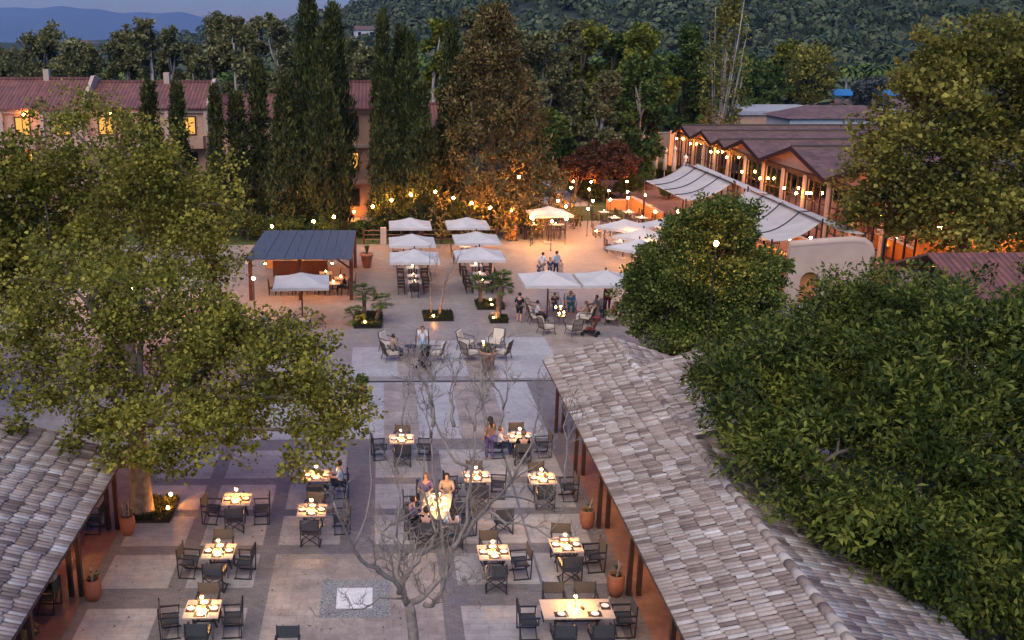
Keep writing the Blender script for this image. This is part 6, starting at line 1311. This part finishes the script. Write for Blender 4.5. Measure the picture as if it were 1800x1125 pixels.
# ================================================================== PEOPLE
def skin_mesh(name, V, E_, Rd, mat, rootv=0, sub=1):
    me = bpy.data.meshes.new(name); me.from_pydata(V, E_, []); o = bpy.data.objects.new(name, me); COL.objects.link(o)
    sk = o.modifiers.new('s', 'SKIN'); 
    for i, d in enumerate(me.skin_vertices[0].data): d.radius = (Rd[i] if isinstance(Rd[i], tuple) else (Rd[i], Rd[i])); d.use_root = (i == rootv)
    if sub: ss = o.modifiers.new('u', 'SUBSURF'); ss.levels = sub; ss.render_levels = sub
    dg = bpy.context.evaluated_depsgraph_get(); dg.update(); m2 = bpy.data.meshes.new_from_object(o.evaluated_get(dg)); bpy.data.objects.remove(o); m2.name = name
    m2.materials.clear(); m2.materials.append(mat); m2.polygons.foreach_set('use_smooth', [True] * len(m2.polygons)); return m2
POSES = {}
def pose(nm):
    if nm in POSES: return POSES[nm]
    sit = nm.startswith('sit')
    if not sit:
        J = dict(pel=(0, 0, .95), bel=(0, .01, 1.1), che=(0, .0, 1.32), nek=(0, 0, 1.47), hd=(0, .02, 1.58), tp=(0, .01, 1.7), nose=(0, .125, 1.57), chin=(0, .07, 1.51))
        st = .16 if nm == 'walk' else .03
        for s_, k in ((-1, 'l'), (1, 'r')):
            J[k + 'sh'] = (s_ * .17, 0, 1.40); J[k + 'el'] = (s_ * .24, -.02 + s_ * st, 1.13); J[k + 'wr'] = (s_ * .23, .10 + s_ * st, .90)
            J[k + 'hi'] = (s_ * .10, 0, .88); J[k + 'kn'] = (s_ * .11, .03 - s_ * st, .49); J[k + 'an'] = (s_ * .11, -.02 - s_ * st * 1.3, .08); J[k + 'to'] = (s_ * .12, .13 - s_ * st * 1.3, .03)
    else:
        J = dict(pel=(0, -.05, .53), bel=(0, -.07, .68), che=(0, -.06, .90), nek=(0, -.03, 1.05), hd=(0, .0, 1.16), tp=(0, -.01, 1.28), nose=(0, .105, 1.15), chin=(0, .05, 1.09))
        for s_, k in ((-1, 'l'), (1, 'r')):
            J[k + 'sh'] = (s_ * .17, -.05, .98); J[k + 'el'] = (s_ * .24, .08, .76); J[k + 'wr'] = (s_ * .14, .30, .78)
            J[k + 'hi'] = (s_ * .10, 0, .50); J[k + 'kn'] = (s_ * .13, .40, .50); J[k + 'an'] = (s_ * .13, .40, .08); J[k + 'to'] = (s_ * .14, .55, .03)
    rad = dict(pel=(.14, .105), bel=(.125, .095), che=(.145, .10), nek=.052, hd=(.078, .092), tp=.055, nose=.018, chin=.05, sh=.06, el=.042, wr=.028, hi=.085, kn=.056, an=.038, to=.036)
    names = list(J); V = [J[k] for k in names]; ix = {k: i for i, k in enumerate(names)}
    Rd = [rad[k] if k in rad else rad[k[1:]] for k in names]
    E_ = [(ix['pel'], ix['bel']), (ix['bel'], ix['che']), (ix['che'], ix['nek']), (ix['nek'], ix['hd']), (ix['hd'], ix['tp']), (ix['hd'], ix['nose']), (ix['nek'], ix['chin'])]
    for k in 'lr':
        E_ += [(ix['che'], ix[k + 'sh']), (ix[k + 'sh'], ix[k + 'el']), (ix[k + 'el'], ix[k + 'wr']), (ix['pel'], ix[k + 'hi']), (ix[k + 'hi'], ix[k + 'kn']), (ix[k + 'kn'], ix[k + 'an']), (ix[k + 'an'], ix[k + 'to'])]
        w = Vector(J[k + 'wr']); e = Vector(J[k + 'el']); d = (w - e).normalized(); s_ = -1 if k == 'l' else 1
        pm = w + d * .07; V.append(tuple(pm)); Rd.append((.036, .018)); pi_ = len(V) - 1; E_.append((ix[k + 'wr'], pi_)); sd = d.cross(Vector((0, 1, .3))).normalized(); dn = Vector((0, 0, -1)) if nm.startswith('sit') else Vector((0, .4, 0))
        for q, ln in enumerate((.07, .085, .08, .06)):
            o_ = sd * (-.03 + .02 * q); V.append(tuple(pm + o_ + d * ln * .5)); Rd.append(.009); V.append(tuple(pm + o_ * 1.2 + d * ln * .85 + dn * .022)); Rd.append(.008); E_ += [(pi_, len(V) - 2), (len(V) - 2, len(V) - 1)]
        V.append(tuple(w + d * .035 - sd * .05)); Rd.append(.011); V.append(tuple(w + d * .07 - sd * .062)); Rd.append(.009); E_ += [(ix[k + 'wr'], len(V) - 2), (len(V) - 2, len(V) - 1)]
    body = skin_mesh('person_body', V, E_, Rd, M['skin'], 0, 1)
    def sub_(keys, edges, f, add=0.0, extra=None, nm2='shirt'):
        vv = [J[k] for k in keys]; ii = {k: i for i, k in enumerate(keys)}
        rr = []
        for k in keys:
            q = rad[k] if k in rad else rad[k[1:]]; q = q if isinstance(q, tuple) else (q, q); q = tuple(a * f + add for a in q); rr.append(extra[k] if extra and k in extra else q)
        return skin_mesh(nm2, vv, [(ii[a], ii[c]) for a, c in edges], rr, M['wht'], 0, 1)
    shirt = sub_(['bel', 'pel', 'che', 'lsh', 'rsh', 'lel', 'rel'], [('pel', 'bel'), ('bel', 'che'), ('che', 'lsh'), ('che', 'rsh'), ('lsh', 'lel'), ('rsh', 'rel')], 1.1, .008, {'lel': (.056, .056), 'rel': (.056, .056)})
    trou = sub_(['pel', 'lhi', 'rhi', 'lkn', 'rkn', 'lan', 'ran'], [('pel', 'lhi'), ('pel', 'rhi'), ('lhi', 'lkn'), ('rhi', 'rkn'), ('lkn', 'lan'), ('rkn', 'ran')], 1.1, .012, None, 'trousers')
    shrt = sub_(['pel', 'lhi', 'rhi', 'lkn', 'rkn'], [('pel', 'lhi'), ('pel', 'rhi'), ('lhi', 'lkn'), ('rhi', 'rkn')], 1.12, .014, None, 'shorts')
    h = Vector(J['hd']); hb = MB(); hb.sphere((h.x, h.y - .02, h.z + .035), .105, 12, sz=1.05)
    hv = [(x, y, z) for x, y, z in hb.v]; hm = bpy.data.meshes.new('hair'); hv2 = [((x), (y if not (y > h.y + .04 and z < h.z + .06) else h.y + .02), max(z, h.z - .05)) for x, y, z in hv]
    hm.from_pydata(hv2, [], hb.f); hm.materials.append(M['hair']); hm.polygons.foreach_set('use_smooth', [True] * len(hm.polygons))
    hb2 = MB(); hb2.sphere((h.x, h.y - .02, h.z + .03), .11, 12, sz=1.05); hb2.tube([(h.x, h.y - .06, h.z + .02), (h.x, h.y - .1, h.z - .12), (h.x, h.y - .1, h.z - .27)], [.09, .08, .04], 8)
    lm = bpy.data.meshes.new('long_hair'); lm.from_pydata([(x, (y if not (y > h.y + .04 and z < h.z + .06) else h.y + .02), z) for x, y, z in hb2.v], [], hb2.f); lm.materials.append(M['hair']); lm.polygons.foreach_set('use_smooth', [True] * len(lm.polygons))
    POSES[nm] = dict(body=body, shirt=shirt, trousers=trou, shorts=shrt, hair=hm, long=lm, h=h); return POSES[nm]
def person(loc, rz, ps, top, bot, lb, hair='hair', long_=False, sc=1.0, bare=False):
    P = pose(ps)
    def mk(nm, me, mat, parent=None):
        o = bpy.data.objects.new(nm, me); COL.objects.link(o); o.material_slots[0].link = 'OBJECT'; o.material_slots[0].material = M[mat]
        if parent: o.parent = parent
        return o
    r_ = mk('person', P['body'], 'skin'); r_.location = loc; r_.rotation_euler = (0, 0, rz); r_.scale = (sc,) * 3; tag(r_, lb, 'person', None)
    mk('shirt', P['shirt'], top, r_); mk('shorts' if bare else 'trousers', P['shorts' if bare else 'trousers'], bot, r_); mk('hair', P['long' if long_ else 'hair'], hair, r_)
    for s_ in (-1, 1): MB().sphere((P['h'].x + s_ * .032, P['h'].y + .088, P['h'].z + .015), .01, 6).build('eye', M['eye'], r_)
    return r_
p_ = person
p_((.55, 46.95, 0), R(-70), 'sit', 'bei', 'nvy', 'person in pale pink top slumped in an armchair beside the stroller couple', sc=1.0)
p_((2.0, 48.3, 0), R(178), 'sit', 'wht', 'lbl', 'man in white shirt facing the camera behind the black stroller')
p_((7.55, 53.5, 0), R(-30), 'stand', 'blk', 'blk', 'man in black shirt and shorts standing beside the parasol group', bare=True, sc=1.0)
for px, py, rz, ps, tp, bt, lb, hl, lg_, sc in [(953, 487, -60, 'walk', 'wht', 'bei', 'boy in white shirt standing behind the big parasol, pergola end', 'hair', False, .98), (977, 488, 30, 'stand', 'lbl', 'nvy', 'tall youth in grey shirt and dark shorts behind the big parasol', 'hair', False, 1.05),
        (966, 489, 180, 'stand', 'nvy', 'nvy', 'long-haired girl in blue dress between two standing youths', 'hairb', True, .82), (947, 490, 160, 'stand', 'nvy', 'nvy', 'small dark-haired boy in navy behind the parasol corner', 'hair', False, .66), (985, 489, 200, 'stand', 'bei', 'bei', 'small child in pale top at the end of the standing group', 'hairb', False, .72)]:
    x, y, _ = G(px, py); p_((x, y, 0), R(rz), ps, tp, bt, lb, hl, lg_, sc)
p_((8.55, 53.4, 0), R(-90), 'sit', 'wht', 'blk', 'person in white top seated next to the standing man in black')
p_((9.9, 55.85, 0), R(180), 'sit', 'nvy', 'nvy', 'boy in navy seated behind the candle table', sc=.85); p_((10.75, 55.5, 0), R(175), 'sit', 'blu', 'tea', 'person in bright blue shirt seated facing the camera')
p_((11.15, 53.25, 0), R(60), 'sit', 'bei', 'wht', 'woman with long brown hair leaning over the lounge table', 'hairb', True); p_((11.75, 53.4, 0), R(40), 'sit', 'bei', 'bei', 'woman in beige beside the brown-haired one', 'hairb', True)
p_((12.0, 54.5, 0), R(110), 'sit', 'lbl', 'nvy', 'man in light blue shirt seated before the tree-side parasol pole'); p_((12.9, 55.6, 0), R(150), 'stand', 'nvy', 'red', 'person in dark patterned top bending beside the parasol pole')
p_((12.7, 53.1, 0), R(60), 'sit', 'red', 'bei', 'person in dark red top with a child by the round tree', 'hairb', True); p_((13.5, 54.6, 0), R(90), 'sit', 'pur', 'nvy', 'person in purple seated closest to the round tree')
p_((1.32, 28.1, 0), R(-8), 'sit', 'blk', 'bei', 'person in black top with back to the camera at the party table'); p_((2.12, 28.05, 0), R(5), 'sit', 'wht', 'tea', 'person in white top and teal skirt, back turned, at the party table', 'hair', True)
p_((1.4, 30.6, 0), R(180), 'sit', 'pur', 'bei', 'person in purple top facing the camera at the party table', 'hairb', True); p_((2.1, 30.55, 0), R(176), 'sit', 'bei', 'blk', 'person in beige shirt facing the camera at the party table')
p_((.95, 28.85, 0), R(-80), 'sit', 'pur', 'blk', 'person in dark top seated on the plane-tree side of the party')
x, y, _ = G(860, 808); p_((x, y, 0), R(30), 'stand', 'flo', 'pur', 'woman in floral dress standing behind the bare tree crown', 'hair', True)
p_((4.4, 35.0, 0), R(-90), 'sit', 'wht', 'nvy', 'child with curly hair seated at the back table by the roof', 'hairb', False, .9); p_((5.15, 34.3, 0), 0, 'sit', 'blk', 'blk', 'person in black seated with back turned at the back roof table', 'hairb')
p_((-1.5, 31.66, 0), R(95), 'sit', 'lbl', 'nvy', 'person in pale blue at the table under the plane leaves'); p_((-9.2, 25.1, 0), R(95), 'sit', 'wht', 'blk', 'diner in white seated under the roof behind the thick posts')
p_((-9.9, 22.35, 0), R(180), 'sit', 'bei', 'nvy', 'diner in pale pink facing the camera under the roof corner'); p_((-9.9, 25.4, 0), R(180), 'sit', 'blu', 'blk', 'diner in blue facing the camera behind the posts')
p_((-4.9, 51.7, 0), R(20), 'sit', 'pur', 'blk', 'person in dark clothes seated before the pergola parasol'); p_((-6.3, 51.3, 0), R(-30), 'sit', 'lbl', 'nvy', 'person in grey blue beside the one in dark clothes')
p_((-2.35, 60.1, 0), R(90), 'sit', 'blk', 'blk', 'person in black sitting at the pergola open corner'); p_((-1.95, 61.4, 0), R(90), 'sit', 'wht', 'bei', 'person in white sitting behind the pergola post')
for i, (px, py, tp) in enumerate([(1295, 425, 'wht'), (1430, 447, 'wht'), (1455, 440, 'bei'), (1482, 432, 'lbl')]):
    x, y, _ = G(px, py); p_((x + .78, y, 0), R(90), 'sit', tp, 'blk', f'diner in {["white", "white", "beige", "pale blue"][i]} under the shade sails, {ORD[i]} from the orange walls')
# ================================================================== HAZE
b = MB(); hz = bpy.data.materials.new('haze_mat'); hz.use_nodes = True; t = hz.node_tree; t.nodes.clear()
pv_ = N(t, 'ShaderNodeVolumePrincipled'); pv_.inputs['Color'].default_value = (0.34, 0.52, 0.92, 1); pv_.inputs['Density'].default_value = 0.00007; pv_.inputs['Anisotropy'].default_value = 0.0
o_ = N(t, 'ShaderNodeOutputMaterial'); t.links.new(pv_.outputs[0], o_.inputs['Volume'])
b.box((0, 6100, 229), (28100, 12850, 460)); tag(b.build('haze', hz), kind='stuff')
print('objects', len(bpy.data.objects), 'polys', sum(len(m.polygons) for m in bpy.data.meshes))
